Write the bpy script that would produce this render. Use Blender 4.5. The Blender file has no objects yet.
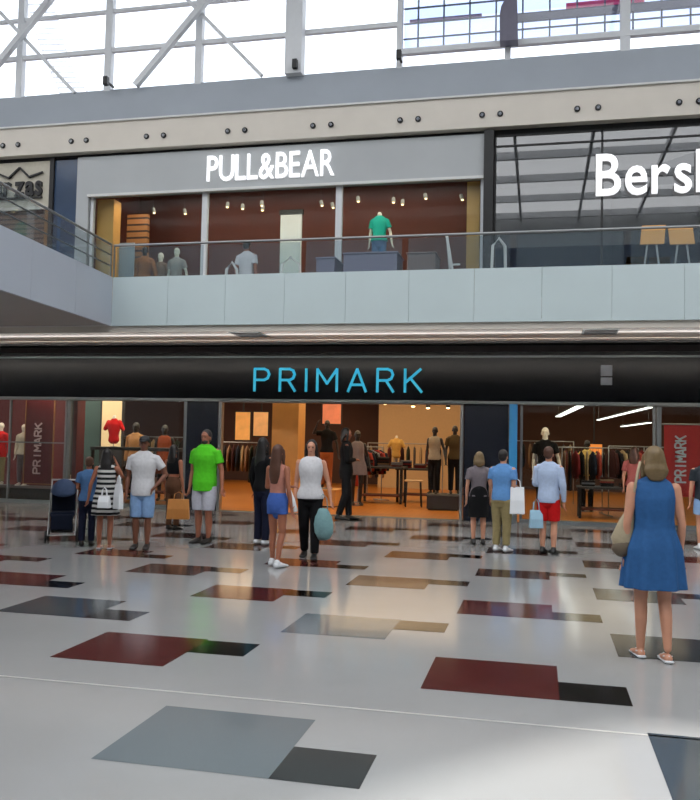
import bpy, bmesh, math, random
from mathutils import Vector, Matrix
random.seed(11)
PI = math.pi
scene = bpy.context.scene
COL = scene.collection

# ------------------------------------------------------------------ camera
F, YAW, PITCH, ROLL, CH = 842.0, -0.22095, 0.04866, 0.0206, 1.6
cy, sy = math.cos(YAW), math.sin(YAW); cp, sp = math.cos(PITCH), math.sin(PITCH); cr, sr = math.cos(ROLL), math.sin(ROLL)
fw = Vector((sy*cp, cy*cp, sp)); r0 = Vector((cy, -sy, 0)); u0 = r0.cross(fw)
RT = r0*cr + u0*sr; UP = -r0*sr + u0*cr
cam = bpy.data.cameras.new('camera'); cam.sensor_width = 36; cam.sensor_fit = 'HORIZONTAL'; cam.lens = 36*F/700
cam.clip_start = 0.05; cam.clip_end = 400
camo = bpy.data.objects.new('camera', cam); COL.objects.link(camo)
M4 = Matrix(((RT.x, UP.x, -fw.x, 0), (RT.y, UP.y, -fw.y, 0), (RT.z, UP.z, -fw.z, CH), (0, 0, 0, 1)))
camo.matrix_world = M4
scene.camera = camo
def at(x, y, Y):                      # photo pixel -> (X, Z) on the vertical plane at depth Y
    d = RT*((x-350)/F) - UP*((y-400)/F) + fw
    s = Y/d.y
    return d.x*s, CH + d.z*s
def gnd(x, y, Z=0.0):                 # photo pixel -> (X, Y) on a level plane
    d = RT*((x-350)/F) - UP*((y-400)/F) + fw
    s = (Z-CH)/d.z
    return d.x*s, d.y*s

# ------------------------------------------------------------------ materials
def new_mat(name):
    m = bpy.data.materials.new(name); m.use_nodes = True
    return m, m.node_tree, m.node_tree.nodes['Principled BSDF']
def S(c):                             # sRGB 0-255 -> linear
    return tuple(((v/255)/12.92 if v/255 <= .04045 else ((v/255+.055)/1.055)**2.4) for v in c)
def mat(name, rgb, rough=.6, metal=0., vary=.12, scale=12., bump=0., spec=.5, emit=None, estr=0.):
    m, t, b = new_mat(name); c = S(rgb)
    b.inputs['Roughness'].default_value = rough; b.inputs['Metallic'].default_value = metal
    b.inputs['Specular IOR Level'].default_value = spec
    n = t.nodes.new('ShaderNodeTexNoise'); n.inputs['Scale'].default_value = scale; n.inputs['Detail'].default_value = 4
    tc = t.nodes.new('ShaderNodeTexCoord'); t.links.new(tc.outputs['Object'], n.inputs['Vector'])
    mx = t.nodes.new('ShaderNodeMix'); mx.data_type = 'RGBA'
    mx.inputs['A'].default_value = (*[v*(1-vary) for v in c], 1); mx.inputs['B'].default_value = (*[min(1, v*(1+vary)) for v in c], 1)
    t.links.new(n.outputs['Fac'], mx.inputs['Factor']); t.links.new(mx.outputs['Result'], b.inputs['Base Color'])
    if bump:
        bp = t.nodes.new('ShaderNodeBump'); bp.inputs['Strength'].default_value = bump; bp.inputs['Distance'].default_value = .01
        t.links.new(n.outputs['Fac'], bp.inputs['Height']); t.links.new(bp.outputs['Normal'], b.inputs['Normal'])
    if emit:
        b.inputs['Emission Color'].default_value = (*S(emit), 1); b.inputs['Emission Strength'].default_value = estr
    return m
def cloth(name, rgb, rough=.85): return mat(name, rgb, rough, vary=.18, scale=25, bump=.3, spec=.2)
def glass(name, tint=(255, 255, 255), ior=1.5, rough=.0, haze=0., hcol=(200, 210, 215)):
    m, t, b = new_mat(name); t.nodes.remove(b)
    out = t.nodes['Material Output']
    tr = t.nodes.new('ShaderNodeBsdfTransparent'); tr.inputs[0].default_value = (*S(tint), 1)
    gl = t.nodes.new('ShaderNodeBsdfGlossy'); gl.inputs['Roughness'].default_value = rough
    fr = t.nodes.new('ShaderNodeFresnel')
    ge = t.nodes.new('ShaderNodeNewGeometry'); ir = t.nodes.new('ShaderNodeMapRange')      # same reflectance from either face of a thin pane
    ir.inputs['To Min'].default_value = ior; ir.inputs['To Max'].default_value = 1/ior
    t.links.new(ge.outputs['Backfacing'], ir.inputs['Value']); t.links.new(ir.outputs['Result'], fr.inputs['IOR'])
    mx = t.nodes.new('ShaderNodeMixShader'); t.links.new(fr.outputs[0], mx.inputs[0])
    t.links.new(tr.outputs[0], mx.inputs[1]); t.links.new(gl.outputs[0], mx.inputs[2])
    if haze:
        df = t.nodes.new('ShaderNodeBsdfDiffuse'); df.inputs[0].default_value = (*S(hcol), 1)
        m2 = t.nodes.new('ShaderNodeMixShader'); m2.inputs[0].default_value = haze
        t.links.new(mx.outputs[0], m2.inputs[1]); t.links.new(df.outputs[0], m2.inputs[2]); mx = m2
    t.links.new(mx.outputs[0], out.inputs['Surface'])
    return m
def lines(name, rgb, rgb2, axis='Z', pitch=.1, width=.15, rough=.5, spec=.5):   # evenly spaced joints / stripes in a surface
    m, t, b = new_mat(name)
    tc = t.nodes.new('ShaderNodeTexCoord'); sx = t.nodes.new('ShaderNodeSeparateXYZ'); t.links.new(tc.outputs['Object'], sx.inputs[0])
    a = t.nodes.new('ShaderNodeMath'); a.operation = 'DIVIDE'; a.inputs[1].default_value = pitch; t.links.new(sx.outputs[axis], a.inputs[0])
    f = t.nodes.new('ShaderNodeMath'); f.operation = 'FRACT'; t.links.new(a.outputs[0], f.inputs[0])
    l = t.nodes.new('ShaderNodeMath'); l.operation = 'LESS_THAN'; l.inputs[1].default_value = width; t.links.new(f.outputs[0], l.inputs[0])
    mx = t.nodes.new('ShaderNodeMix'); mx.data_type = 'RGBA'
    mx.inputs['A'].default_value = (*S(rgb), 1); mx.inputs['B'].default_value = (*S(rgb2), 1)
    t.links.new(l.outputs[0], mx.inputs['Factor']); t.links.new(mx.outputs['Result'], b.inputs['Base Color'])
    b.inputs['Roughness'].default_value = rough; b.inputs['Specular IOR Level'].default_value = spec
    return m
def glow(name, rgb, strength): return mat(name, rgb, .5, vary=0, emit=rgb, estr=strength)

def floor_stone(name, rgb, rough=.13, fine=True):
    m, t, b = new_mat(name); c = S(rgb)
    tc = t.nodes.new('ShaderNodeTexCoord')
    n = t.nodes.new('ShaderNodeTexNoise'); n.inputs['Scale'].default_value = 260 if fine else 40; n.inputs['Detail'].default_value = 3
    n2 = t.nodes.new('ShaderNodeTexNoise'); n2.inputs['Scale'].default_value = .9; n2.inputs['Detail'].default_value = 5
    for k in (n, n2): t.links.new(tc.outputs['Object'], k.inputs['Vector'])
    ad = t.nodes.new('ShaderNodeMath'); ad.operation = 'ADD'; t.links.new(n.outputs['Fac'], ad.inputs[0]); t.links.new(n2.outputs['Fac'], ad.inputs[1])
    hf = t.nodes.new('ShaderNodeMath'); hf.operation = 'MULTIPLY'; hf.inputs[1].default_value = .5; t.links.new(ad.outputs[0], hf.inputs[0])
    mx = t.nodes.new('ShaderNodeMix'); mx.data_type = 'RGBA'
    mx.inputs['A'].default_value = (*[v*.84 for v in c], 1); mx.inputs['B'].default_value = (*[min(1, v*1.16) for v in c], 1)
    t.links.new(hf.outputs[0], mx.inputs['Factor']); t.links.new(mx.outputs['Result'], b.inputs['Base Color'])
    mr = t.nodes.new('ShaderNodeMapRange'); mr.inputs['To Min'].default_value = rough*.5; mr.inputs['To Max'].default_value = rough*1.5
    t.links.new(n2.outputs['Fac'], mr.inputs['Value']); t.links.new(mr.outputs['Result'], b.inputs['Roughness'])
    n3 = t.nodes.new('ShaderNodeTexNoise'); n3.inputs['Scale'].default_value = 1.6; n3.inputs['Detail'].default_value = 2
    t.links.new(tc.outputs['Object'], n3.inputs['Vector'])
    bp = t.nodes.new('ShaderNodeBump'); bp.inputs['Strength'].default_value = .12; bp.inputs['Distance'].default_value = .01
    t.links.new(n3.outputs['Fac'], bp.inputs['Height']); t.links.new(bp.outputs['Normal'], b.inputs['Normal'])
    b.inputs['Specular IOR Level'].default_value = .42
    return m

MT = dict(
    stone=floor_stone('pale terrazzo', (150, 150, 149)),
    grey_inlay=floor_stone('grey inlay', (96, 104, 108)), slate=floor_stone('slate inlay', (58, 64, 68)),
    maroon=floor_stone('maroon inlay', (78, 34, 32)), brown=floor_stone('brown reflected tint inlay', (70, 52, 48)), black=floor_stone('black inlay', (17, 18, 19)),
    joint=mat('metal joint', (205, 203, 198), .35, .3),
    navy=mat('dark fascia gloss', (4, 6, 11), .2, spec=.12, vary=.1, scale=2),
    navy_matt=mat('navy pillar cladding', (17, 22, 34), .25, spec=.5, vary=.1, scale=2),
    recess=mat('black recess', (10, 10, 11), .7),
    lavender=mat('lavender laminate', (120, 116, 136), .5), taupe=mat('taupe laminate', (116, 100, 96), .5),
    alu=mat('brushed aluminium', (150, 152, 152), .35, .8, vary=.06), alu_d=mat('grey frame', (104, 110, 112), .45, .3, vary=.06),
    white=mat('white paint', (216, 216, 212), .5, vary=.03), whites=mat('white steel', (214, 216, 218), .45, vary=.04),
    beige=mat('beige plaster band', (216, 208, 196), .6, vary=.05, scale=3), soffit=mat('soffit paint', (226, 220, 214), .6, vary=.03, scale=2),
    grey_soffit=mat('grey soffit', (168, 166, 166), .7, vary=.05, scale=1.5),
    parapet=mat('pale blue parapet panels', (192, 205, 206), .25, vary=.05, scale=1.2, spec=.5),
    blueclad=mat('blue grey cladding', (158, 165, 173), .5, vary=.1, scale=1.1),
    pb=mat('shop front grey render', (178, 181, 182), .6, vary=.04, scale=2),
    tan=mat('tan timber', (214, 156, 84), .5, vary=.12, scale=5), tan_d=mat('tan column', (150, 105, 58), .6, vary=.1, scale=3),
    rust=mat('rust brown wall', (92, 40, 26), .7, vary=.25, scale=1.5), brown_w=mat('brown wall', (74, 46, 32), .7, vary=.25, scale=1.5),
    maroon_w=mat('maroon wall', (84, 24, 26), .6, vary=.2, scale=2), cream=mat('cream panel', (200, 172, 128), .6, vary=.06),
    teal=mat('teal wall', (60, 84, 82), .6), dark=mat('near black', (16, 15, 15), .5), dark2=mat('charcoal', (38, 37, 38), .6),
    woodfloor=lines('orange timber floor', (190, 118, 44), (150, 88, 32), 'X', .16, .06, .3),
    carpet=mat('upper walkway floor', (130, 128, 124), .4), wood_slat=lines('timber slats', (170, 110, 58), (60, 32, 18), 'Z', .16, .3, .6),
    shutter=lines('ribbed brown shutter', (120, 92, 76), (66, 48, 40), 'Z', .12, .35, .5), bluepanel=mat('blue glass cladding', (52, 70, 96), .12, vary=.35, scale=1.2),
    glass=glass('clear glass', (240, 246, 246), 1.28), glass_rail=glass('railing glass', (232, 238, 240), 1.4, haze=.05, hcol=(190, 205, 212)),
    glass_dark=glass('smoked shop glass', (150, 154, 158), 2.3), glass_sky=glass('skylight glass', (250, 252, 255)),
    red=cloth('red cloth', (190, 20, 22)), whitec=cloth('white cloth', (204, 203, 205)), lgrey=cloth('light grey cloth', (186, 196, 208)),
    chrome=mat('chrome', (190, 190, 190), .2, .9, vary=.02), rubber=mat('rubber', (20, 20, 20), .8),
    paper=mat('white paper', (226, 228, 230), .6, vary=.03), kraft=mat('kraft paper', (184, 120, 54), .7),
    skin=mat('skin', (196, 140, 112), .55, vary=.06), skin2=mat('tanned skin', (158, 98, 72), .55, vary=.06), skin3=mat('brown skin', (122, 76, 56), .55, vary=.06),
    hair_dk=mat('dark hair', (22, 17, 15), .5, vary=.3, scale=60), hair_br=mat('brown hair', (78, 46, 30), .5, vary=.3, scale=60), hair_bl=mat('blond hair', (108, 88, 56), .5, vary=.35, scale=60),
    dummy_w=mat('white mannequin', (222, 214, 200), .4, vary=.03), dummy_d=mat('dark mannequin', (30, 26, 24), .4), eye=mat('eye', (20, 14, 12), .3), lip=mat('lip', (140, 70, 62), .5),
    led=glow('cool white light', (255, 250, 240), 2.2), led_warm=glow('warm light', (255, 214, 150), 5), sign_w=glow('white sign light', (250, 250, 252), .55),
    sign_c=glow('cyan sign light', (44, 160, 190), .5), led_c=glow('cyan tube light', (28, 104, 150), .25), lightbox=glow('light box', (226, 196, 150), .3),
)

# ------------------------------------------------------------------ mesh helpers
def finish(name, bm, material, parent=None, smooth=False, bevel=0.):
    me = bpy.data.meshes.new(name); bmesh.ops.recalc_face_normals(bm, faces=bm.faces); bm.to_mesh(me); bm.free()
    for mm in (material if isinstance(material, (list, tuple)) else [material]): me.materials.append(mm)
    if smooth:
        for p in me.polygons: p.use_smooth = True
    o = bpy.data.objects.new(name, me); COL.objects.link(o)
    if parent: o.parent = parent
    if bevel:
        md = o.modifiers.new('bevel', 'BEVEL'); md.width = bevel; md.segments = 2; md.limit_method = 'ANGLE'
    return o
def box(bm, x0, x1, y0, y1, z0, z1, mi=0, mtx=None):
    vs = [bm.verts.new((x, y, z)) for x in (x0, x1) for y in (y0, y1) for z in (z0, z1)]
    if mtx is not None:
        for v in vs: v.co = mtx @ v.co
    for f in ((0, 1, 3, 2), (4, 6, 7, 5), (0, 4, 5, 1), (2, 3, 7, 6), (0, 2, 6, 4), (1, 5, 7, 3)):
        bm.faces.new([vs[i] for i in f]).material_index = mi
def bar(bm, a, b, w, h=None, mi=0):            # rectangular bar between two points
    a, b = Vector(a), Vector(b); h = h or w; t = (b-a).normalized()
    s = Vector((0, 1, 0)) if abs(t.y) < .9 else Vector((1, 0, 0))
    s = (s - t*s.dot(t)).normalized(); u = t.cross(s)
    q = [bm.verts.new(p + s*(i*w/2) + u*(j*h/2)) for p in (a, b) for i, j in ((-1, -1), (1, -1), (1, 1), (-1, 1))]
    for f in ((3, 2, 1, 0), (4, 5, 6, 7), (0, 1, 5, 4), (1, 2, 6, 5), (2, 3, 7, 6), (3, 0, 4, 7)):
        bm.faces.new([q[i] for i in f]).material_index = mi
def tube(bm, pts, rad, seg=12, cap=True, folds=0, amp=0., flat_end=False):
    pts = [Vector(p) for p in pts]; rad = [(r, r) if not isinstance(r, tuple) else r for r in rad]
    if cap:
        t0 = (pts[0]-pts[1]).normalized(); t1 = (pts[-1]-pts[-2]).normalized()
        a, b = rad[0], rad[-1]; ra, rb = min(a), min(b)
        pre = [(pts[0]+t0*ra*.85, (a[0]*.45, a[1]*.45)), (pts[0]+t0*ra*.5, (a[0]*.82, a[1]*.82))]
        post = [] if flat_end else [(pts[-1]+t1*rb*.5, (b[0]*.82, b[1]*.82)), (pts[-1]+t1*rb*.85, (b[0]*.45, b[1]*.45))]
        pts = [p for p, _ in pre] + pts + [p for p, _ in post]; rad = [r for _, r in pre] + rad + [r for _, r in post]
    rings = []; n = len(pts)
    for i, p in enumerate(pts):
        t = (pts[min(i+1, n-1)] - pts[max(i-1, 0)]).normalized()
        s = Vector((1, 0, 0)) if abs(t.x) < .85 else Vector((0, 0, 1))
        s = (s - t*s.dot(t)).normalized(); u = t.cross(s)
        ring = []
        for k in range(seg):
            a = 2*PI*k/seg; m = 1
            if folds: m = 1 + amp*(i/(n-1))*math.sin(folds*a + 1.3*math.sin(2*a))
            ring.append(bm.verts.new(p + s*(rad[i][0]*m*math.cos(a)) + u*(rad[i][1]*m*math.sin(a))))
        rings.append(ring)
    for r1, r2 in zip(rings, rings[1:]):
        for k in range(seg): bm.faces.new((r1[k], r1[(k+1) % seg], r2[(k+1) % seg], r2[k]))
    bm.faces.new(rings[0][::-1]); bm.faces.new(rings[-1])
def ball(bm, c, r, sub=2):
    r = (r, r, r) if not isinstance(r, tuple) else r
    bmesh.ops.create_icosphere(bm, subdivisions=sub, radius=1, matrix=Matrix.Translation(c) @ Matrix.Diagonal((*r, 1)))
def tagit(o, label=None, cat=None, group=None, kind=None):
    if label: o['label'] = label
    if cat: o['category'] = cat
    if group: o['group'] = group
    if kind: o['kind'] = kind
    return o
def empty(name, loc, rz=0, label=None, cat=None, group=None):
    o = bpy.data.objects.new(name, None); COL.objects.link(o); o.location = loc; o.rotation_euler = (0, 0, rz); o.empty_display_size = .1
    return tagit(o, label, cat, group)
def struct(name, bm, m, **k): return tagit(finish(name, bm, m, **k), kind='structure')
def sbox(name, x0, x1, y0, y1, z0, z1, m, parent=None):
    bm = bmesh.new(); box(bm, x0, x1, y0, y1, z0, z1)
    o = finish(name, bm, m, parent)
    if not parent: o['kind'] = 'structure'
    return o
def dup(root, loc, rz=None, label=None, group=None, scale=None):
    r = root.copy(); COL.objects.link(r); r.location = loc
    if rz is not None: r.rotation_euler = (0, 0, rz)
    if scale: r.scale = scale
    if label: r['label'] = label
    if group: r['group'] = group
    for ch in list(root.children):
        c = ch.copy(); COL.objects.link(c); c.parent = r
        for g in ch.children:
            d = g.copy(); COL.objects.link(d); d.parent = c
    return r
def remeshed(name, bm, material, parent, voxel=.008, smooth_it=4):
    me = bpy.data.meshes.new('tmp'); bm.to_mesh(me); bm.free()
    o = bpy.data.objects.new('tmp', me); COL.objects.link(o)
    md = o.modifiers.new('r', 'REMESH'); md.mode = 'VOXEL'; md.voxel_size = voxel
    s = o.modifiers.new('s', 'SMOOTH'); s.factor = .5; s.iterations = smooth_it
    dg = bpy.context.evaluated_depsgraph_get(); dg.update()
    nm = bpy.data.meshes.new_from_object(o.evaluated_get(dg)); nm.name = name
    bpy.data.objects.remove(o); bpy.data.meshes.remove(me)
    nm.materials.clear(); nm.materials.append(material)
    for p in nm.polygons: p.use_smooth = True
    r = bpy.data.objects.new(name, nm); COL.objects.link(r); r.parent = parent
    return r

# ------------------------------------------------------------------ people
def person(loc, H, rz, label, skin='skin', female=False, w=1., arms=('down', 'down'), stride=0., top=None, bottom=None, dress=None,
           hair=('short', 'hair_dk'), cap=None, shoes='dark', beard=False, sandals=False, face=True, name='person', cat='person', group=None, voxel=.0075, head=True, lean=0., look=0.):
    root = empty(name, (loc[0], loc[1], loc[2] if len(loc) > 2 else 0), rz, label, cat, group)
    V = lambda x, y, z: Vector((x, y + lean*max(0, z-.5)*-1, z))*H
    R = lambda r: (r[0]*H, r[1]*H) if isinstance(r, tuple) else r*H
    sh = .098 if female else .110
    hp = .097 if female else .090
    wa = .068 if female else .080
    T = [(.475, hp*.80, .058), (.51, hp, .068), (.545, hp*.98, .066), (.60, wa*1.06, .056), (.635, wa, .053), (.68, wa*1.1, .056),
         (.73, sh*.84, .064), (.77, sh*.88, .062), (.80, sh*.86, .054), (.822, sh*.60, .044), (.842, .036, .034), (.87, .030, .031), (.895, .030, .032)]
    T = [(z, a*(w if z < .84 else 1), b*(w if z < .84 else 1)) for z, a, b in T]
    k = .9 if female else 1.
    legs = []
    for s in (-1, 1):
        st = stride*s
        legs.append([(s*.050, 0, .50), (s*.052, -.35*st - .012, .275), (s*.052, -.9*st + .03*(1 if st < 0 else 0), .042 + (.02 if st < 0 else 0))])
    armp = []
    for s, a in zip((-1, 1), arms):
        S0 = (s*(sh-.004)*w**.5, .004, .805)
        if a == 'down': e, h = (s*(sh+.028), .02, .635), (s*(sh+.030), -.02, .49)
        elif a == 'out': e, h = (s*(sh+.050), .015, .645), (s*(sh+.078), -.02, .50)
        elif a == 'phone': e, h = (s*(sh+.02), .02, .645), (s*.055, -.125, .66)
        elif a == 'hip': e, h = (s*(sh+.085), .03, .66), (s*(sh+.008), -.03, .56)
        elif a == 'back': e, h = (s*(sh+.03), .055, .64), (s*(sh-.01), .07, .50)
        elif a == 'fold': e, h = (s*(sh+.015), .0, .65), (-s*.03, -.1, .655)
        elif a == 'push': e, h = (s*(sh+.02), -.02, .65), (s*.07, -.17, .60)
        elif a == 'up': e, h = (s*(sh+.05), -.05, .72), (s*.07, -.1, .87)
        else: e, h = a
        armp.append((S0, e, h))
    # --- body
    bm = bmesh.new()
    tube(bm, [V(0, 0, z) for z, _, _ in T], [R((a, b)) for _, a, b in T], 20)
    for (hpv, kn, an), s in zip(legs, (-1, 1)):
        md = [(hpv[i]+kn[i])/2 for i in range(3)]; cf = [kn[i]*.62+an[i]*.38 for i in range(3)]; cf[1] += .008
        tube(bm, [V(*hpv), V(*md), V(*kn), V(*cf), V(*an)], [R(.051*w*k), R(.043*w*k), R(.030*w**.5), R(.031*w**.5*k), R(.018)], 12)
        tube(bm, [V(an[0], an[1]+.018, .022), V(an[0], an[1]-.03, .020), V(an[0]+s*.004, an[1]-.075, .012), V(an[0]+s*.006, an[1]-.105, .009)], [R(.019), R((.024, .019)), R((.027, .012)), R((.022, .009))], 10)
    for (a0, e, h), s in zip(armp, (-1, 1)):
        tube(bm, [V(*a0), V(*[(a0[i]+e[i])/2 for i in range(3)]), V(*e)], [R(.031*w*k), R(.026*w*k), R(.021*k)], 10)
        tube(bm, [V(*e), V(*[e[i]*.7+h[i]*.3 for i in range(3)]), V(*h)], [R(.021*k), R(.022*k), R(.014*k)], 10)
        ev, hv = V(*e), V(*h); d = (hv-ev).normalized(); sd = Vector((s*-.3, -1, 0)); sd = (sd - d*sd.dot(d)).normalized(); nn = d.cross(sd)
        tube(bm, [hv, hv+d*.03*H, hv+d*.052*H], [(.012*H, .009*H), (.022*H, .010*H), (.022*H, .009*H)] if abs(d.z) < .5 else [.012*H, (.011*H, .019*H), (.010*H, .019*H)], 10)
        for q, (off, ln) in enumerate(((-.018, .040), (-.006, .047), (.006, .044), (.018, .034))):
            b0 = hv + d*.048*H + sd*off*H; m1 = b0 + d*ln*.5*H - nn*s*.006*H; m2 = b0 + d*ln*.85*H - nn*s*.018*H
            tube(bm, [b0, m1, m2], [.0056*H, .0052*H, .0044*H], 6)
        tb = hv + d*.018*H + sd*-.014*H
        tube(bm, [tb, tb - sd*.020*H + d*.016*H, tb - sd*.022*H + d*.036*H], [.0064*H, .0056*H, .0045*H], 6)
    if head:
        bm2 = bmesh.new()
        ball(bm2, (0, .004, .945), (.042, .050, .055), 3); ball(bm2, (0, -.012, .912), (.031, .036, .038), 2)
        ball(bm2, (0, -.030, .885), (.015, .012, .012), 2)
        ball(bm2, (0, -.050, .921), (.006, .011, .010), 1); ball(bm2, (0, -.046, .930), (.005, .007, .018), 1)
        ball(bm2, (0, -.043, .903), (.013, .006, .005), 1); ball(bm2, (0, -.040, .952), (.028, .012, .008), 2)
        for s in (-1, 1): ball(bm2, (s*.042, .006, .925), (.006, .012, .017), 2)
        mt = Matrix.Translation(V(0, 0, 0)) @ Matrix.Scale(H, 4) @ Matrix.Translation((0, -lean*.43, 0)) @ Matrix.Rotation(look, 4, 'Z')
        bm2.transform(mt); me = bpy.data.meshes.new('t'); bm2.to_mesh(me); bm2.free(); bm.from_mesh(me); bpy.data.meshes.remove(me)
    remeshed('body', bm, MT[skin], root, voxel, 3)
    hm = Matrix.Scale(H, 4) @ Matrix.Translation((0, -lean*.43, 0)) @ Matrix.Rotation(look, 4, 'Z')
    if head and face:
        for s in (-1, 1):
            b = bmesh.new(); ball(b, (s*.0165, -.0435, .938), (.0075, .004, .0045), 2); b.transform(hm); finish('eye', b, MT['eye'], root, smooth=True)
        b = bmesh.new(); ball(b, (0, -.0495, .903), (.012, .0025, .0035), 2); b.transform(hm); finish('mouth', b, MT['lip'], root, smooth=True)
    if head and hair:
        kind, hmname = hair; b = bmesh.new()
        ball(b, (0, .013, .955), (.047, .052, .053), 3); ball(b, (0, .026, .93), (.044, .038, .045), 2)
        if kind in ('long', 'xlong', 'bob'):
            n = {'long': .78, 'xlong': .69, 'bob': .85}[kind]
            zs = [.95 - (.95-n)*i/5 for i in range(6)]
            tube(b, [(0, .022+.03*min(1, i/3), z) for i, z in enumerate(zs)], [(.047, .042), (.050, .036), (.053, .026), (.058, .021), (.054, .018), (.038, .013)], 14)
            for s in (-1, 1): tube(b, [(s*.040, -.008, .955), (s*.047, -.006, .91), (s*.048, -.004 if kind != 'bob' else .0, .86), (s*.050, -.012, max(n, .80))], [.014, .014, .013, .009], 8)
        if kind == 'bun': ball(b, (0, .05, .975), (.025, .025, .025), 2)
        b.transform(hm); remeshed('hair', b, MT[hmname], root, .008, 3)
    if beard:
        b = bmesh.new(); ball(b, (0, -.022, .895), (.031, .030, .024), 2); b.transform(hm); finish('beard', b, MT['hair_dk'], root, smooth=True)
    if cap:
        b = bmesh.new(); ball(b, (0, .004, .962), (.048, .056, .045), 3); bmesh.ops.bisect_plane(b, geom=b.verts[:]+b.edges[:]+b.faces[:], plane_co=(0, 0, .955), plane_no=(0, 0, -1), clear_outer=True)
        tube(b, [(0, -.040, .958), (0, -.065, .955), (0, -.088, .950)], [(.036, .004), (.034, .004), (.022, .003)], 12)
        b.transform(hm); finish('cap', b, MT[cap], root, smooth=True)
    def interp(z):
        for (z0, a0, b0), (z1, a1, b1) in zip(T, T[1:]):
            if z0 <= z <= z1:
                f = (z-z0)/(z1-z0); return a0+(a1-a0)*f, b0+(b1-b0)*f
        return T[0][1:] if z < T[0][0] else T[-1][1:]
    def torso_cover(b, z0, z1, add, flare=0.):
        zs = [z0 + (z1-z0)*i/9 for i in range(10)]
        pr = []
        for i, z in enumerate(zs):
            a, c = interp(max(z, .50)); e = add + flare*(1-i/9)
            a, c = max(a, wa*w*1.02 if z < .7 else 0), c
            pr.append((a+e, c+e))
        tube(b, [V(0, 0, z) for z in zs[::-1]], [R(r) for r in pr[::-1]], 24, flat_end=True)
    def col(x): return MT[x] if isinstance(x, str) else x
    if top:
        m, slv, hem = top[:3]; add = top[3] if len(top) > 3 else .011
        b = bmesh.new(); torso_cover(b, hem, .815 if slv != 'none' else .80, add)
        for (a0, e, h), s in zip(armp, (-1, 1)):
            if slv == 'none':
                tube(b, [V(s*.055, 0, .79), V(s*.052, .002, .828)], [R((.018, .050)), R((.014, .040))], 10)
            else:
                f = {'short': .62, 'long': 1.}[slv]
                mid = [a0[i]+(e[i]-a0[i])*f for i in range(3)]
                tube(b, [V(a0[0]*.8, a0[1], a0[2]), V(*a0), V(*mid)], [R(.034*w**.5), R(.038*w**.5), R((.034 if slv == 'long' else .041)*w**.5)], 12, flat_end=True)
                tube(b, [V(0, 0, .80), V(a0[0]*.9, 0, .806)], [R((.045, .05)), R((.034, .038))], 12)
                if slv == 'long':
                    tube(b, [V(*e), V(*[e[i]*.5+h[i]*.5 for i in range(3)]), V(*[e[i]*.08+h[i]*.92 for i in range(3)])], [R(.032), R(.028), R(.021)], 12)
        remeshed('shirt', b, col(m), root, .0085, 4)
    if bottom:
        kind, m, hem = bottom; b = bmesh.new()
        if kind == 'skirt':
            zs = [.60-(.60-hem)*i/6 for i in range(7)]
            tube(b, [V(0, 0, z) for z in zs], [R((max(interp(max(z, .51))[0], hp*w if z < .52 else 0)+.010, .070*w+.008)) for z in zs], 28, folds=7, amp=.03, flat_end=True)
            remeshed('skirt', b, col(m), root, .0085, 3)
        else:
            torso_cover(b, .485, .60, .008); tube(b, [V(0, 0, .52), V(0, 0, .475), V(0, 0, .445), V(0, 0, .428)], [R((.085*w, .072)), R((.086*w, .070)), R((.066*w, .062)), R((.04, .04))], 18)
            for (hpv, kn, an), s in zip(legs, (-1, 1)):
                L = [hpv, [(hpv[i]+kn[i])/2 for i in range(3)], kn, an]
                pts = [hpv]; rr = [.058*w*k]
                loose = .014 if kind == 'shorts' else .006
                for q, r in ((1, .047*w*k), (2, .037*w**.5), (3, .029)):
                    if L[q][2] >= hem: pts.append(L[q]); rr.append(r+loose)
                    else:
                        f = (L[q-1][2]-hem)/(L[q-1][2]-L[q][2]); p = [L[q-1][i]+(L[q][i]-L[q-1][i])*f for i in range(3)]
                        pts.append(p); rr.append((rr[-1]-loose if q > 1 else rr[-1])*(1-f)+r*f+loose if q > 1 else rr[-1]); break
                tube(b, [V(*p) for p in pts], [R(r) for r in rr], 14, flat_end=True)
            remeshed(kind, b, col(m), root, .0085, 3)
    if dress:
        m, hem, flare = dress; b = bmesh.new()
        zs = [.80-(.80-hem)*i/10 for i in range(11)]
        rr = []
        for i, z in enumerate(zs):
            a, c = interp(max(z, .52)); a = max(a, sh*.80 if i else 0); g = (i/10)**1.3*flare
            rr.append((a*1.02+.006+g, c+.012+g*.8))
        tube(b, [V(0, 0, z) for z in zs], [R(r) for r in rr], 48, folds=9, amp=.085, flat_end=True)
        for s in (-1, 1): tube(b, [V(s*.05, -.0, .78), V(s*.052, .002, .828)], [R((.020, .052)), R((.013, .042))], 10)
        remeshed('dress', b, col(m), root, .007, 3)
    if shoes:
        for (hpv, kn, an), s in zip(legs, (-1, 1)):
            b = bmesh.new(); z0 = .0
            if sandals:
                tube(b, [V(an[0], an[1]+.035, .010), V(an[0], an[1]-.04, .006), V(an[0]+s*.006, an[1]-.115, .004)], [R((.023, .008)), R((.026, .006)), R((.027, .005))], 12)
                tube(b, [V(an[0]-.027, an[1]-.06, .010), V(an[0], an[1]-.065, .030), V(an[0]+.027, an[1]-.06, .010)], [R(.006)]*3, 8)
                tube(b, [V(an[0]-.02, an[1]+.0, .03), V(an[0], an[1]+.03, .036), V(an[0]+.02, an[1], .03)], [R(.005)]*3, 8)
            else:
                tube(b, [V(an[0], an[1]+.022, .026), V(an[0], an[1]-.03, .023), V(an[0]+s*.004, an[1]-.075, .016), V(an[0]+s*.006, an[1]-.11, .012)], [R((.026, .024)), R((.030, .023)), R((.033, .016)), R((.027, .012))], 12)
                tube(b, [V(an[0], an[1]+.012, .03), V(an[0], an[1]+.008, .052)], [R(.026), R(.024)], 12)
            remeshed('sandal' if sandals else 'shoe', b, MT[shoes], root, .0075, 2)
    return root

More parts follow.
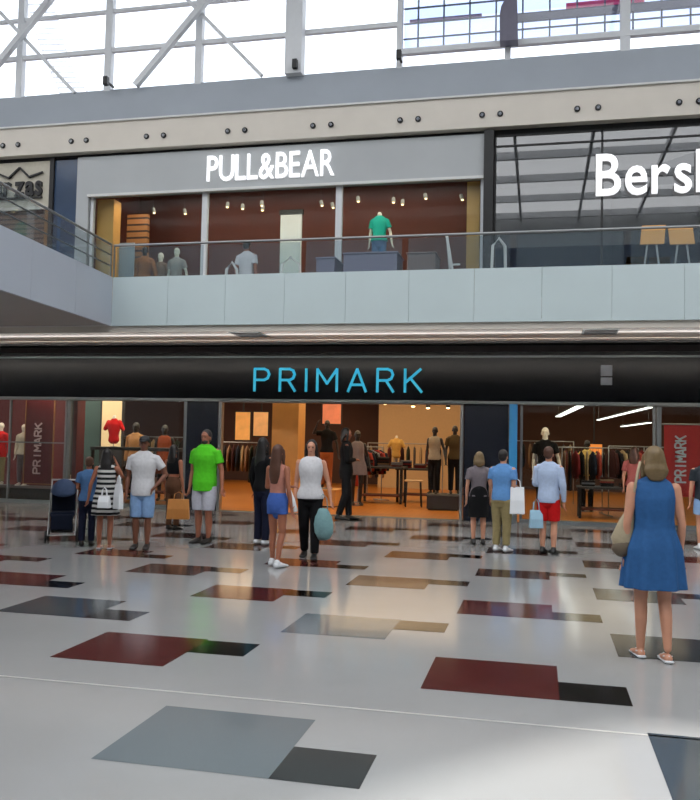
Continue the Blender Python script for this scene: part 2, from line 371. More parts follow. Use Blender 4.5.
# ================================================================== THE SETTING
YF = 17.7
def PX(x, Y=YF, y=460): return at(x, y, Y)[0]
# ---- floor with inlaid stone: one mesh
bm = bmesh.new(); box(bm, -24, 15, -14, 17.8, -.2, 0, 0)
inl = []
c1 = [(6.38, .84), (8.76, .72), (11.0, .62), (13.3, .7), (15.6, .7), (4.0, .8)]
c2 = [(7.60, .80), (9.95, .72), (12.3, .7), (14.6, .7), (16.9, .6)]
mats1 = {(-.735): [3, 3, 4, 4, 4, 3], (-3.425): [3, 3, 3, 4, 4, 3], (-6.115): [3, 3, 3, 4, 4, 3], (-8.8): [3, 3, 4, 4, 4, 3], 1.955: [3, 3, 3, 4, 4, 3], (-11.5): [3, 3, 3, 3, 4, 3]}  # far rows painted brown, the tint of floor reflections
for x0, ms in mats1.items():
    for (yt, h), mi in zip(c1, ms): 
        if yt > 5: inl.append((x0, yt, .88, h, mi, random.random() < .5 if not (x0 == -.735 and yt < 7) else True))
mats2 = {.61: [2, 2, 4, 4, 4], -2.08: [1, 4, 4, 4, 4], -4.77: [2, 4, 4, 4, 4], -7.46: [2, 4, 4, 4, 4], -10.15: [2, 4, 4, 4, 4], 3.3: [2, 4, 4, 4, 4]}  # grey columns too take the painted reflected brown further back
for x0, ms in mats2.items():
    for (yt, h), mi in zip(c2, ms): inl.append((x0, yt, .88, h, mi, (yt == 7.60 and x0 == -4.77)))
inl += [(-2.15, 4.75, .92, .87, 1, True), (.61, 5.06, .92, .92, 2, True), (-4.77, 4.75, .92, .87, 3, True)]
z = .0015
for x0, yt, w, h, mi, low in inl:
    def quad(xa, xb, ya, yb, m):
        f = bm.faces.new([bm.verts.new(p) for p in ((xa, ya, z), (xb, ya, z), (xb, yb, z), (xa, yb, z))]); f.material_index = m
    quad(x0, x0+w, yt-h, yt, mi)
    hh = h*.5
    if low: quad(x0+w, x0+w+.44, yt-h, yt-hh, 5)
    else: quad(x0+w, x0+w+.44, yt-hh, yt-.03, 5)
quad(-24, 15, 5.01, 5.032, 6)
struct('floor', bm, [MT['stone'], MT['grey_inlay'], MT['slate'], MT['maroon'], MT['brown'], MT['black'], MT['joint']])
sbox('floor_shop', -22, 15, 17.8, 31, -.2, 0.004, MT['woodfloor'])

# ---- ground floor shop shell
sbox('wall_back_shop', -22, 15, 31, 31.2, 0, 3.5, MT['brown_w'])
sbox('ceiling_shop', -22, 15, 18.0, 31.2, 3.35, 3.5, MT['rust'])
sbox('wall_shop_left', PX(68)-.08, PX(68)+.02, 18.0, 18.35, 0, 3.35, MT['maroon_w'])
sbox('wall_banner_backdrop', PX(-120, 20.6), PX(66, 20.6), 20.6, 20.7, 0, 3.34, MT['maroon_w'])
ZT, ZB = 3.50, 2.47
bm = bmesh.new(); box(bm, -22, 15, 17.55, 18.0, ZB, ZT)
struct('trim_fascia', bm, MT['navy'])
sbox('trim_fascia_upper_edge', -22, 15, 17.52, 17.56, 3.38, 3.42, MT['alu_d'])
sbox('trim_fascia_lower_edge', -22, 15, 17.52, 17.62, 2.42, 2.48, MT['alu_d'])
# pillars clad in navy panels
pl = [(PX(187), PX(218)), (PX(464), PX(508))]
for i, (a, b) in enumerate(pl): sbox('column_%d' % (i+1), a, b, 17.62, 18.0, 0, ZB, MT['navy_matt'])
# mullions
def win(name, a, b, fw_=.05, mids=(), glassmat='glass', z0=0.0, z1=2.46, y=17.66, frame='alu', sill=.08, rail=None):
    bm = bmesh.new()
    for x in (a, b-fw_): box(bm, x, x+fw_, y-.04, y+.04, z0, z1)
    for x in mids: box(bm, x-.02, x+.02, y-.03, y+.03, z0, z1)
    box(bm, a, b, y-.039, y+.039, z1-.05, z1); 
    if sill: box(bm, a, b, y-.05, y+.05, z0, z0+sill)
    if rail: box(bm, a, b, y-.02, y+.02, rail, rail+.03)
    o = struct(name, bm, MT[frame])
    g = bmesh.new(); box(g, a+fw_*.5, b-fw_*.5, y-.006, y+.006, z0+sill*.5, z1-.02)
    gg = finish('pane', g, MT[glassmat], o)
    return o
win('window_1', PX(-230), PX(68)-.02, mids=[PX(10), PX(-90)], rail=1.4, frame='alu_d')
win('window_2', PX(68), PX(187), .07, frame='alu_d')
win('window_3', PX(520), PX(655), .05, frame='alu_d')
win('window_4', PX(656), PX(860), .09, mids=[PX(760)], frame='alu_d')
# wide open doorway of the shop with its frame
bm = bmesh.new(); a, b = PX(219), PX(463)
box(bm, a, a+.07, 17.6, 17.75, 0, ZB); box(bm, b-.06, b, 17.6, 17.75, 0, ZB); box(bm, a, b, 17.6, 17.74, 2.40, ZB-.005)
struct('door_1', bm, MT['alu'])
sbox('trim_threshold', a, b, 17.6, 17.8, 0, .008, MT['alu_d'])

# ---- gallery above, bridge to the left
XB = -7.6
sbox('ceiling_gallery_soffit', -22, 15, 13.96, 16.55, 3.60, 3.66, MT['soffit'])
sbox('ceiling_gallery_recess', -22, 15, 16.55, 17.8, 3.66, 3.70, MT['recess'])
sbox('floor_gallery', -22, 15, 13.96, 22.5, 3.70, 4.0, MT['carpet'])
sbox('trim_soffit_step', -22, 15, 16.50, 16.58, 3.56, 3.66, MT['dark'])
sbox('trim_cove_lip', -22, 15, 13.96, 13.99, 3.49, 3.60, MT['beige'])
sbox('trim_added_channel', -22, 15, 15.27, 15.33, 3.485, 3.496, MT['beige'])  # channel added to hold the second soffit uplight
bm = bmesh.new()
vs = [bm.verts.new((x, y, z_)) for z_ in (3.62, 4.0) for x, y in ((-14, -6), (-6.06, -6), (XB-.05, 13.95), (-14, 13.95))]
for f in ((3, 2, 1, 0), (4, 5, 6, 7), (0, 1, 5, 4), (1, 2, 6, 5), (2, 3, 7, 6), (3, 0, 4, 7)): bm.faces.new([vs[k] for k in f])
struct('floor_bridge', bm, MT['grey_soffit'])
# parapet panels: one clad upstand with open joints
def parapet(name, p0, p1, n, mtl, zlo=3.60, zhi=4.49, th=.05):
    p0, p1 = Vector(p0), Vector(p1); bm = bmesh.new(); d = (p1-p0)/n; s = .0025/d.length
    for i in range(n):
        a = p0+d*(i+s); b = p0+d*(i+1-s); nrm = Vector((-d.y, d.x, 0)).normalized()*th
        q = []
        for zz in (zlo, zhi):
            for p in (a, b, b+nrm, a+nrm): q.append(bm.verts.new((p.x, p.y, zz)))
        for f in ((3, 2, 1, 0), (4, 5, 6, 7), (0, 1, 5, 4), (1, 2, 6, 5), (2, 3, 7, 6), (3, 0, 4, 7)): bm.faces.new([q[k] for k in f])
    return struct(name, bm, mtl)
parapet('trim_gallery_parapet', (XB, 13.9, 0), (14.2, 13.9, 0), 20, MT['parapet'])
parapet('trim_bridge_parapet', (-6.0, -6, 0), (XB, 13.9, 0), 14, mat('bridge upstand', (186, 193, 204), .4, vary=.05, scale=1))
def railing(label, p0, p1, n, rails=()):
    r = empty('glass_railing', p0, 0, label, 'railing'); p0, p1 = Vector(p0), Vector(p1); D = p1-p0; d = D/n
    for i in range(n):
        b = bmesh.new(); a, c = d*(i+.03), d*(i+.97); nr = Vector((-d.y, d.x, 0)).normalized()*.006
        q = [b.verts.new(p + Vector((0, 0, zz))) for zz in (0.0, .55) for p in (a-nr, c-nr, c+nr, a+nr)]
        for f in ((3, 2, 1, 0), (4, 5, 6, 7), (0, 1, 5, 4), (1, 2, 6, 5), (2, 3, 7, 6), (3, 0, 4, 7)): b.faces.new([q[k] for k in f])
        finish('pane', b, MT['glass_rail'], r)
    b = bmesh.new(); tube(b, [Vector((0, 0, .59)), D+Vector((0, 0, .59))], [.022, .022], 10); finish('handrail', b, MT['alu'], r, smooth=True)
    for zz in rails:
        b = bmesh.new(); tube(b, [Vector((0, 0, zz)), D+Vector((0, 0, zz))], [.012, .012], 8); finish('rail', b, MT['alu_d'], r, smooth=True)
    for i in (0, n):
        b = bmesh.new(); p = d*i; box(b, p.x-.012, p.x+.012, p.y-.012, p.y+.012, 0, .58); finish('post', b, MT['alu_d'], r)
    return r
railing('clear glass railing with thin metal handrail along the front of the upper gallery', (XB, 13.93, 4.49), (12.1, 13.93, 4.49), 11)
railing('glass railing with metal rails on the bridge running out to the left', (-6.5, 0, 4.49), (XB-.02, 13.85, 4.49), 7, (.2, .4))

# ---- upper storefronts
# band with spotlights, cladding, windows above
sbox('trim_upper_band', -24, 15, 17.45, 17.9, 8.20, 8.86, MT['beige'])
sbox('trim_upper_band_cap', -24, 15, 17.40, 17.9, 8.86, 8.90, MT['white'])
sbox('wall_upper_cladding', -24, 15, 17.62, 17.9, 8.90, 9.68, MT['blueclad'])
sbox('trim_upper_reveal', -24, 15, 17.66, 17.9, 8.10, 8.20, MT['recess'])
sbox('ceiling_upper_shops', -22, 15, 17.9, 22.7, 8.12, 8.19, MT['rust'])
sbox('wall_upper_shops_back', -22, -1.13, 20.8, 21.0, 4.0, 8.1, MT['rust'])
sbox('wall_upper_shops_back_right', -1.0, 15, 21.5, 21.7, 4.0, 8.1, MT['dark'])
sbox('wall_upper_divider_right', -1.12, -1.0, 17.55, 22.5, 4.0, 8.12, MT['dark'])
sbox('wall_upper_divider_left', -10.9, -10.66, 17.9, 20.8, 4.0, 8.1, MT['rust'])
xa, xb = -10.63, -1.17
bm = bmesh.new(); box(bm, xa, xb, 17.6, 17.85, 7.20, 8.12); box(bm, xa, -10.32, 17.6, 17.85, 4.0, 7.20)
struct('wall_grey_shopfront', bm, MT['pb'])
sbox('trim_shopfront_lip', xa+.3, xb, 17.55, 17.62, 7.16, 7.22, MT['white'])
m1, m2 = at(205, 230, 17.75)[0], at(339, 230, 17.75)[0]
bm = bmesh.new()
for x, w in ((-10.30, .07), (m1-.06, .13), (m2-.07, .14), (xb-.07, .07)): box(bm, x, x+w, 17.68, 17.78, 4.0, 7.2)
box(bm, -10.3, xb, 17.68, 17.78, 4.0, 4.08)
o = struct('window_5', bm, MT['whites'])
bm = bmesh.new(); box(bm, -10.28, xb-.02, 17.72, 17.735, 4.04, 7.19); finish('pane', bm, glass('upper shop glass', (240, 246, 246), 1.15), o)
# timber pilaster at right end, slatted timber return at left end
xp = at(467, 230, 18.0)[0]
sbox('trim_timber_pilaster', xp, xb-.10, 17.9, 18.2, 4.0, 7.2, MT['tan'])
sbox('trim_timber_reveal', -10.28, -9.85, 17.95, 18.3, 4.0, 7.2, MT['tan'])
sbox('wall_slatted_return', -9.84, -9.30, 18.6, 18.72, 4.0, 7.0, MT['wood_slat'])
# smoked glass front on the right
bm = bmesh.new(); xr0 = -.96
for x in (xr0, 1.2, 3.4, 5.6, 7.8, 12): box(bm, x, x+.04, 17.66, 17.74, 4.0, 8.12)
box(bm, xr0, 12, 17.66, 17.74, 8.06, 8.12); box(bm, xr0, 12, 17.66, 17.74, 7.84, 7.87); box(bm, xr0, 12, 17.66, 17.74, 4.0, 4.06)
o = struct('window_6', bm, MT['dark2'])
bm = bmesh.new(); box(bm, xr0+.01, 12, 17.69, 17.70, 4.03, 8.1); finish('pane', bm, MT['glass_dark'], o)
sbox('trim_black_post', -1.17, -.97, 17.5, 17.72, 4.0, 8.16, MT['dark'])
# far left: blue cladding pier and cream shopfront with brown shutter
xq0, xq1 = at(55, 200, 17.7)[0], at(78, 200, 17.7)[0]
sbox('trim_blue_pier', xq0, -10.65, 17.66, 17.9, 4.0, 8.14, MT['bluepanel'])
sbox('trim_dark_jamb', at(51, 200, 17.7)[0], xq0, 17.6, 17.9, 4.0, 8.14, MT['dark2'])
xs = at(51, 200, 17.7)[0]
sbox('wall_cream_sign_board', -16, xs-.01, 17.64, 17.9, 7.0, 8.1, mat('cream render', (190, 184, 168), .6))
sbox('trim_cream_board_edge', -16, xs-.01, 17.58, 17.66, 6.93, 7.0, MT['beige'])
sbox('wall_ribbed_shutter', -16, xs-.02, 17.7, 17.9, 4.0, 6.93, MT['shutter'])
sbox('trim_shutter_guide', xs-.10, xs-.011, 17.62, 17.70, 4.0, 6.93, MT['tan_d'])

# ---- high windows
XW0, XW1, ZW0, ZW1 = -22, 14, 9.68, 13.2
Y0w = 17.78
o = sbox('window_7', XW0, XW1, Y0w-.06, Y0w+.06, ZW0, ZW0+.07, MT['blueclad'])
bm = bmesh.new(); box(bm, XW0, XW1, Y0w+.0, Y0w+.01, ZW0, ZW1); finish('pane', bm, MT['glass_sky'], o)
def zat(x, y): return at(x, y, Y0w)[1]
def xat(x, y=40): return at(x, y, Y0w)[0]
bm = bmesh.new()
mull = [(22, .16), (110, .17), (200, .16), (400, .12), (508, .12), (625, .20)]
for px, w in mull: X = xat(px); box(bm, X-w/2, X+w/2, Y0w-.08, Y0w+.08, ZW0, ZW1)
zt1 = (zat(60, 56)+zat(250, 38))/2; zt2 = zat(350, 29)
box(bm, XW0, xat(298), Y0w-.05, Y0w+.05, zt1-.05, zt1+.05); box(bm, xat(298), xat(400), Y0w-.05, Y0w+.05, zt2-.05, zt2+.05)
zb = (zat(403, 52)+zat(700, 30))/2
box(bm, xat(400), XW1, Y0w-.09, Y0w+.05, zb-.06, zb+.06)
box(bm, XW0, XW1, Y0w-.1, Y0w+.1, ZW1, ZW1+.2)
box(bm, XW0, xat(400), Y0w-.04, Y0w+.04, zat(60, 17)-.04, zat(60, 17)+.04)
finish('frame', bm, MT['whites'], o)
b = bmesh.new(); X = xat(298); box(b, X-.19, X+.19, Y0w-.35, Y0w-.06, ZW0, 13.2); struct('column_3', b, MT['whites'])
for (p, q) in (((55, 0), (0, 68)), ((0, 12), (75, 93)), ((218, -8), (138, 88)), ((180, -8), (262, 76))):
    b = bmesh.new(); (x1, z1), (x2, z2) = at(*p, Y0w-.15), at(*q, Y0w-.15)
    th = .13 if (p[0] == 218 or p == (55, 0)) else .08
    bar(b, (x1, Y0w-.15 if th < .1 else Y0w-.28, z1), (x2, Y0w-.15 if th < .1 else Y0w-.28, z2), th, th); tagit(struct('beam_brace', b, MT['whites']))
# fine grid of small panes on the right part
bm = bmesh.new()
Xs = xat(403); k = 0
zz = zb+.06
for i in range(20):
    X = Xs + .32 + i*.56
    box(bm, X-.018, X+.018, Y0w+.06, Y0w+.10, zz, ZW1)
for i in range(8):
    Z = zz + .28 + i*.34; box(bm, Xs, XW1, Y0w+.06, Y0w+.10, Z-.012, Z+.012)
finish('glazing_grid', bm, mat('dark blue steel', (52, 66, 92), .5), o)
bm = bmesh.new(); box(bm, Xs, XW1, Y0w+.14, Y0w+.15, zz, ZW1); finish('tinted_pane', bm, glass('blue tinted glass', (214, 222, 240), 1.2), o)
# building feature behind: red strip sign and dark curved column beyond the glass
b = bmesh.new(); (x1, z1), (x2, z2) = at(566, 7, 19.5), at(644, 7, 19.5); box(b, x1, x2, 19.4, 19.6, (z1+z2)/2-.12, (z1+z2)/2+.12)
struct('trim_red_strip', b, glow('pink red strip', (232, 70, 104), .35))  # slight glow added because the backlit strip comes out dark
b = bmesh.new(); Z = zat(600, 10); box(b, xat(508), XW1, Y0w+.02, Y0w+.12, Z-.07, Z+.07); struct('beam_dark_transom', b, mat('mauve grey steel', (110, 112, 128), .5))
b = bmesh.new(); ring = [[b.verts.new((at(x, y, Y0w-.25)[0], Y_, at(x, y, Y0w-.25)[1])) for x, y in ((500, 44), (500, 18), (501.5, 10), (505, 3), (510, -2), (517, -7), (518, 43))] for Y_ in (Y0w-.4, Y0w-.1)]
b.faces.new(ring[0]); b.faces.new(ring[1][::-1])
for i in range(7): b.faces.new((ring[0][i], ring[0][(i+1) % 7], ring[1][(i+1) % 7], ring[1][i]))
struct('column_curved_bracket', b, mat('dark mauve steel', (104, 102, 118), .5))
b = bmesh.new(); (x1, z1), (x2, z2) = at(410, 21, 18.2), at(482, 17, 18.2); box(b, x1, x2, 18.15, 18.2, (z1+z2)/2-.03, (z1+z2)/2+.03); struct('trim_pink_line', b, mat('pale pink line', (220, 150, 180), .5))
# curved outside stair ladder behind the left glazing
b = bmesh.new(); pts = [(52, -6), (58, 22), (64, 45), (70, 66), (80, 92)]
L = [at(x, y, 22) for x, y in ((26, -4), (34, 28), (42, 50), (51, 72), (60, 93))]; Rr = [at(x, y, 22) for x, y in ((50, -4), (61, 28), (66, 50), (75, 72), (88, 93))]
tube(b, [(x, 22, z_) for x, z_ in L], [.022]*5, 6); tube(b, [(x, 22, z_) for x, z_ in Rr], [.022]*5, 6)
for i in range(17):
    f = i/16*4; j = min(int(f), 3); g = f-j
    bar(b, (L[j][0]+(L[j+1][0]-L[j][0])*g, 22, L[j][1]+(L[j+1][1]-L[j][1])*g), (Rr[j][0]+(Rr[j+1][0]-Rr[j][0])*g, 22, Rr[j][1]+(Rr[j+1][1]-Rr[j][1])*g), .04)
struct('trim_outside_ladder', b, mat('pale grey steel', (200, 204, 210), .5))
# black speaker boxes on the mullion feet
for px, py, lb in ((106, 81, 'small black box speaker at the foot of the mullion left of the wide white column'), (295, 64, 'small black box speaker fixed low on the wide white column'), (399, 55, 'small black box speaker beside the thin mullion right of the wide white column')):
    X, Z = at(px, py, Y0w-.42); r = empty('wall_speaker', (X, Y0w-.42, Z), 0, lb, 'speaker', 'speakers on the high window mullions')
    b = bmesh.new(); box(b, -.055, .055, -.06, .05, -.1, .1); finish('housing', b, MT['dark'], r, bevel=.01)
    b = bmesh.new(); box(b, -.02, .02, .05, .36, -.02, .02); finish('bracket', b, MT['dark2'], r)
# spotlight pairs in the beige band
sp_px = [4, 19, 72, 87, 147, 164, 228, 245, 313, 331, 400, 418, 482, 500, 577, 598, 679, 699]
proto = None
for i, px in enumerate(sp_px):
    X = at(px, 130, 17.45)[0]
    if proto is None:
        proto = empty('recessed_spotlight', (X, 17.45, 8.46), 0, 'x', 'spotlight', 'spotlights in the beige band')
        b = bmesh.new(); tube(b, [(0, -.03, 0), (0, .02, 0)], [.062, .062], 14, cap=False); finish('housing', b, MT['recess'], proto)
        b = bmesh.new(); tube(b, [(0, -.05, -.005), (0, -.02, 0)], [.035, .045], 12, cap=False); finish('lens', b, MT['chrome'], proto)
        r = proto
    else: r = dup(proto, (X, 17.45, 8.46))
    side = 'left' if i % 2 == 0 else 'right'
    where = ['far left end', 'cream signboard and blue pier', 'left end of the grey shopfront', 'left part of the white letters', 'right part of the white letters', 'grey shopfront right of its letters', 'black post between the two shopfronts', 'smoked glass front left of its white letters', 'right end over the big white letters'][i//2]
    r['label'] = '%s black spotlight of the pair above the %s' % (side, where)

# ---- roof shaped for its light, far walls (seen as reflections and from a step aside)
def roofmat():
    m, t, b = new_mat('added milky roof diffuser'); t.nodes.remove(b); out = t.nodes['Material Output']  # translucent roof invented to spread even daylight below
    d = t.nodes.new('ShaderNodeBsdfDiffuse'); d.inputs[0].default_value = (.9, .9, .9, 1)
    tl = t.nodes.new('ShaderNodeBsdfTranslucent'); tl.inputs[0].default_value = (.97, .98, 1, 1)
    mx = t.nodes.new('ShaderNodeMixShader'); mx.inputs[0].default_value = .75
    t.links.new(d.outputs[0], mx.inputs[1]); t.links.new(tl.outputs[0], mx.inputs[2]); t.links.new(mx.outputs[0], out.inputs['Surface'])
    return m
sd = Vector((.40, -.45, .80)).normalized(); ZR = 15.0; off = sd*(ZR/sd.z)
poly = [(-2.6, 1.75), (.66, 5.36), (1.2, 5.5), (4.5, 5.7), (4.5, -1), (-2.6, -1)]  # unseen roof opening, cut to cast the sun patch on the floor
bm = bmesh.new()
def loop(ps):
    v = [bm.verts.new((x, y, ZR)) for x, y in ps]
    return [bm.edges.new((v[i], v[(i+1) % len(v)])) for i in range(len(v))]
ed = loop([(-24, -14), (15, -14), (15, 12.0), (-24, 12.0)]) + loop([(x+off.x, y+off.y) for x, y in poly])
bmesh.ops.triangle_fill(bm, use_beauty=True, use_dissolve=False, edges=ed)
roof = struct('ceiling_roof', bm, roofmat())
sbox('ceiling_roof_shade', -24, 15, 12.0, 18.0, 15.0, 15.1, MT['pb'])  # opaque part added to keep daylight off the far floor
b = bmesh.new()
for i in range(10):
    Y = -13 + i*3.4; box(b, -24, 15, Y-.08, Y+.08, 14.45, 14.8)
for i in range(13):
    X = -23.5 + i*3.2; box(b, X-.06, X+.06, -14, 17.9, 14.5, 14.75)
struct('beam_roof_grid', b, MT['whites'])
sbox('wall_far_side', -24, 15, -14.2, -14, 0, 15, MT['pb'])
for i, (za, zb2, m) in enumerate(((.0, 3.4, 'dark'), (4.6, 8.0, 'dark2'), (9.6, 13, 'bluepanel'))): sbox('trim_far_side_%d' % (i+1), -22, 14, -14, -13.9, za, zb2, MT[m])
sbox('wall_left', -24.2, -24, -14, 18, 0, 15, MT['pb'])
sbox('wall_right', 15, 15.2, -14, 31, 0, 15, MT['pb'])
sbox('wall_above_windows', -24, 15, 17.7, 18.0, 13.3, 15, MT['whites'])

# ================================================================== SIGNS
def letters(word, name, label, x0, z0, height, width, Y, m, depth=.05, thick=0., cat='sign', case_gap=.06):
    root = empty(name, (x0, Y, z0), 0, label, cat); dg = bpy.context.evaluated_depsgraph_get
    ms = []; x = 0
    for ch in word:
        if ch == ' ': x += .12; continue
        cu = bpy.data.curves.new('t', 'FONT'); cu.body = ch; cu.size = 1; cu.extrude = .5; cu.offset = thick; cu.resolution_u = 4
        o = bpy.data.objects.new('t', cu); COL.objects.link(o); g = dg(); g.update()
        me = bpy.data.meshes.new_from_object(o.evaluated_get(g)); bpy.data.objects.remove(o); bpy.data.curves.remove(cu)
        xs = [v.co.x for v in me.vertices]; mn, mxx = min(xs), max(xs)
        for v in me.vertices: v.co.x += x - mn
        x += mxx-mn + case_gap; ms.append(me)
    tot = x - case_gap; ys = [v.co.y for v in ms[0].vertices]; hh = max(ys)-min(ys); y0 = min(ys)
    sx, sz = width/tot, height/hh
    for me in ms:
        for v in me.vertices:
            X, Y_, Z = v.co; v.co = (X*sx, -Z*depth*1.0, (Y_-y0)*sz)
        me.name = 'letter'; me.materials.clear(); me.materials.append(m)
        me.flip_normals() if hasattr(me, 'flip_normals') else None
        o = bpy.data.objects.new('letter', me); COL.objects.link(o); o.parent = root
    return root
letters('PULL&BEAR', 'shop_sign', 'white raised capital letters reading PULL&BEAR on the grey upper shopfront', -7.36, 7.38, .58, 2.96, 17.56, MT['sign_w'], thick=.004)
s = letters('Bershka', 'shop_sign', 'large white letters beginning Bersh on the smoked glass upper shopfront', 1.09, 6.68, .86, 3.36, 17.58, MT['sign_w'], thick=.012, case_gap=.08)
# thin cyan capitals from round strokes
G = {'P': [[(0, 0), (0, 1), (.38, 1), (.52, .93), (.58, .76), (.52, .58), (.38, .5), (0, .5)]],
     'R': [[(0, 0), (0, 1), (.38, 1), (.52, .93), (.58, .76), (.52, .58), (.38, .5), (0, .5)], [(.32, .5), (.6, 0)]],
     'I': [[(0, 0), (0, 1)]], 'M': [[(0, 0), (0, 1), (.38, .35), (.76, 1), (.76, 0)]],
     'A': [[(0, 0), (.34, 1), (.68, 0)], [(.1, .3), (.58, .3)]], 'K': [[(0, 0), (0, 1)], [(.58, 1), (.02, .42)], [(.2, .6), (.62, 0)]]}
def strokes(word, root, x0, x1, z0, h, depthy, r, m, gap=.44, along='x'):
    W = {'P': .58, 'R': .6, 'I': .0, 'M': .76, 'A': .68, 'K': .62}; tot = sum(W[c] for c in word) + gap*(len(word)-1); sx = (x1-x0)/tot; x = 0
    for c in word:
        b = bmesh.new()
        for st in G[c]:
            for p, q in zip(st, st[1:]):
                A = ((x+p[0])*sx+x0, 0, z0+p[1]*h); B = ((x+q[0])*sx+x0, 0, z0+q[1]*h)
                d = (Vector(B)-Vector(A)).normalized()*r*.5
                bar(b, Vector(A)-d, Vector(B)+d, r*1.0, r*2)
        o = finish('letter', b, m, root); x += W[c]+gap
r = empty('shop_sign', (0, 17.50, 0), 0, 'thin glowing cyan capital letters reading PRIMARK on the dark ground floor fascia', 'sign')
strokes('PRIMARK', r, -6.08, -2.40, 2.655, .48, 0, .027, MT['sign_c'])
# dark ornate lettering on cream board at far left
r = letters('ar zas', 'shop_sign', 'dark ornate lettering with a pointed peak on the cream signboard at far left', at(-6, 196, 17.6)[0], 7.26, .36, at(42, 196, 17.6)[0]-at(-6, 196, 17.6)[0], 17.6, MT['dark2'], thick=.03)
b = bmesh.new(); w_ = at(42, 196, 17.6)[0]-at(-6, 196, 17.6)[0]
for p, q in (((0, .62), (.30*w_, .46)), ((.30*w_, .46), (.52*w_, .70)), ((.52*w_, .70), (.72*w_, .46)), ((.72*w_, .46), (w_, .56)), ((0, -.04), (w_, -.04))): bar(b, (p[0], 0, p[1]), (q[0], 0, q[1]), .05, .04)
finish('peak_line', b, MT['dark2'], r)
# vertical banners
def banner(x0, x1, z0, z1, Y, cloth_m, txt_m, label, tx0, tx1, tz0, tz1, frame=None):
    r = empty('hanging_banner', ((x0+x1)/2, Y, 0), 0, label, 'banner'); cx = (x0+x1)/2
    b = bmesh.new(); box(b, x0-cx, x1-cx, -.01, .01, z0, z1); finish('panel', b, cloth_m, r, bevel=.004)
    b = bmesh.new(); tube(b, [(x0-cx-.03, 0, z1+.01), (x1-cx+.03, 0, z1+.01)], [.018, .018], 8); finish('top_rod', b, MT['alu'], r)
    n = 7; cw = 'PRIMARK'
    hh = (tz1-tz0)/n
    for i, c in enumerate(cw):                          # letters turned on their side, reading upwards
        b = bmesh.new(); W = {'P': .58, 'R': .6, 'I': .15, 'M': .76, 'A': .68, 'K': .62}[c]
        for st in G[c]:
            for p, q in zip(st, st[1:]):
                f = lambda u: (tx1-cx-(tx1-tx0)*u[1], -.018, tz0+hh*(i+.12)+hh*.76*(u[0]/W if c != 'I' else .5))
                A, B = Vector(f(p)), Vector(f(q)); bar(b, A, B, .02, .034)
        finish('letter', b, txt_m, r)
    if frame:
        b = bmesh.new()
        for X in (x0-cx, x1-cx-.02): box(b, X, X+.02, -.02, .02, z0, z1)
        box(b, x0-cx, x1-cx, -.02, .02, z0, z0+.02); finish('edging', b, frame, r)
    return r
xa_, xb_ = PX(24, 18.3), PX(53, 18.3); banner(xa_, xb_, at(30, 484, 18.3)[1], 2.50, 18.3, mat('dark red banner', (92, 18, 24), .6), mat('dull pink print', (226, 190, 188), .6), 'dark red banner with pale vertical lettering in the far left shop window', PX(34, 18.3), PX(41, 18.3), at(30, 474, 18.3)[1], at(30, 422, 18.3)[1], MT['tan_d'])
xa_, xb_ = PX(664, 18.1), PX(703, 18.1); banner(xa_, xb_, at(690, 497, 18.1)[1], at(690, 425, 18.1)[1], 18.1, mat('bright red banner', (186, 34, 28), .6), MT['paper'], 'bright red banner with white vertical lettering at the right edge', PX(675, 18.1), PX(686, 18.1), at(680, 483, 18.1)[1], at(680, 435, 18.1)[1])
# cyan light post
xa_, xb_ = PX(509, 17.55), PX(517, 17.55)
r = empty('light_post', ((xa_+xb_)/2, 17.52, 0), 0, 'glowing cyan blue vertical strip beside the right navy pillar', 'light post'); w2 = (xb_-xa_)/2
b = bmesh.new(); box(b, -w2, w2, -.04, .04, .55, 2.42); finish('tube', b, MT['led_c'], r)
b = bmesh.new(); box(b, -w2-.01, w2+.01, -.05, .05, 0, .55); finish('base', b, MT['alu_d'], r)
# skylight reflection on the fascia, painted as a pale square
b = bmesh.new(); X, Z = at(606, 375, 17.53); box(b, X-.10, X+.12, 17.52, 17.555, Z-.02, Z+.20); box(b, X-.10, X+.12, 17.52, 17.555, Z-.20, Z-.05)
tagit(finish('fascia_reflection', b, mat('pale plate', (110, 114, 124), .4)), 'small painted pale square plate on the dark fascia right of the cyan letters', 'reflection')
# dark vents in the soffit
for px, lb in ((252, 'left of the two dark slot vents in the pale gallery soffit'), (598, 'right of the two dark slot vents in the pale gallery soffit')):
    X = gnd(px, 335, 3.6)[0]; r = empty('slot_vent', (X, 15.2, 3.598), 0, lb, 'vent', 'slot vents in the soffit')
    b = bmesh.new(); box(b, -.30, .30, -.35, .35, -.012, 0.0); finish('frame', b, MT['alu_d'], r)
    for i in range(5):
        b = bmesh.new(); box(b, -.27, .27, -.3+i*.13, -.24+i*.13, -.02, -.012); finish('slat', b, MT['dark2'], r)

# ================================================================== PEOPLE
def gp(x, y): X, Y = gnd(x, y); return (X, Y, 0)
def hgt(x, yt, yb):                                    # standing height from top and foot rows
    X, Y = gnd(x, yb); return at(x, yt, Y)[1]
denim = cloth('blue denim', (74, 108, 150)); denim_l = cloth('light blue denim', (128, 160, 200)); navyc = cloth('navy cloth', (24, 28, 48)); blackc = cloth('black cloth', (16, 16, 18))
green = cloth('lime green cloth', (84, 196, 38)); whitec = MT['whitec']; khaki = cloth('khaki cloth', (140, 126, 88)); skyblue = cloth('blue shirt cloth', (92, 138, 190))
greyc = cloth('grey cloth', (112, 104, 108)); bluedress = cloth('blue dress cloth', (44, 88, 138), .7); pinkc = cloth('pink cloth', (176, 96, 92)); lbs = cloth('pale blue cloth', (172, 188, 214))
stripes = lines('black and white striped cloth', (196, 194, 190), (26, 26, 28), 'Z', .07, .5, .85, .2)

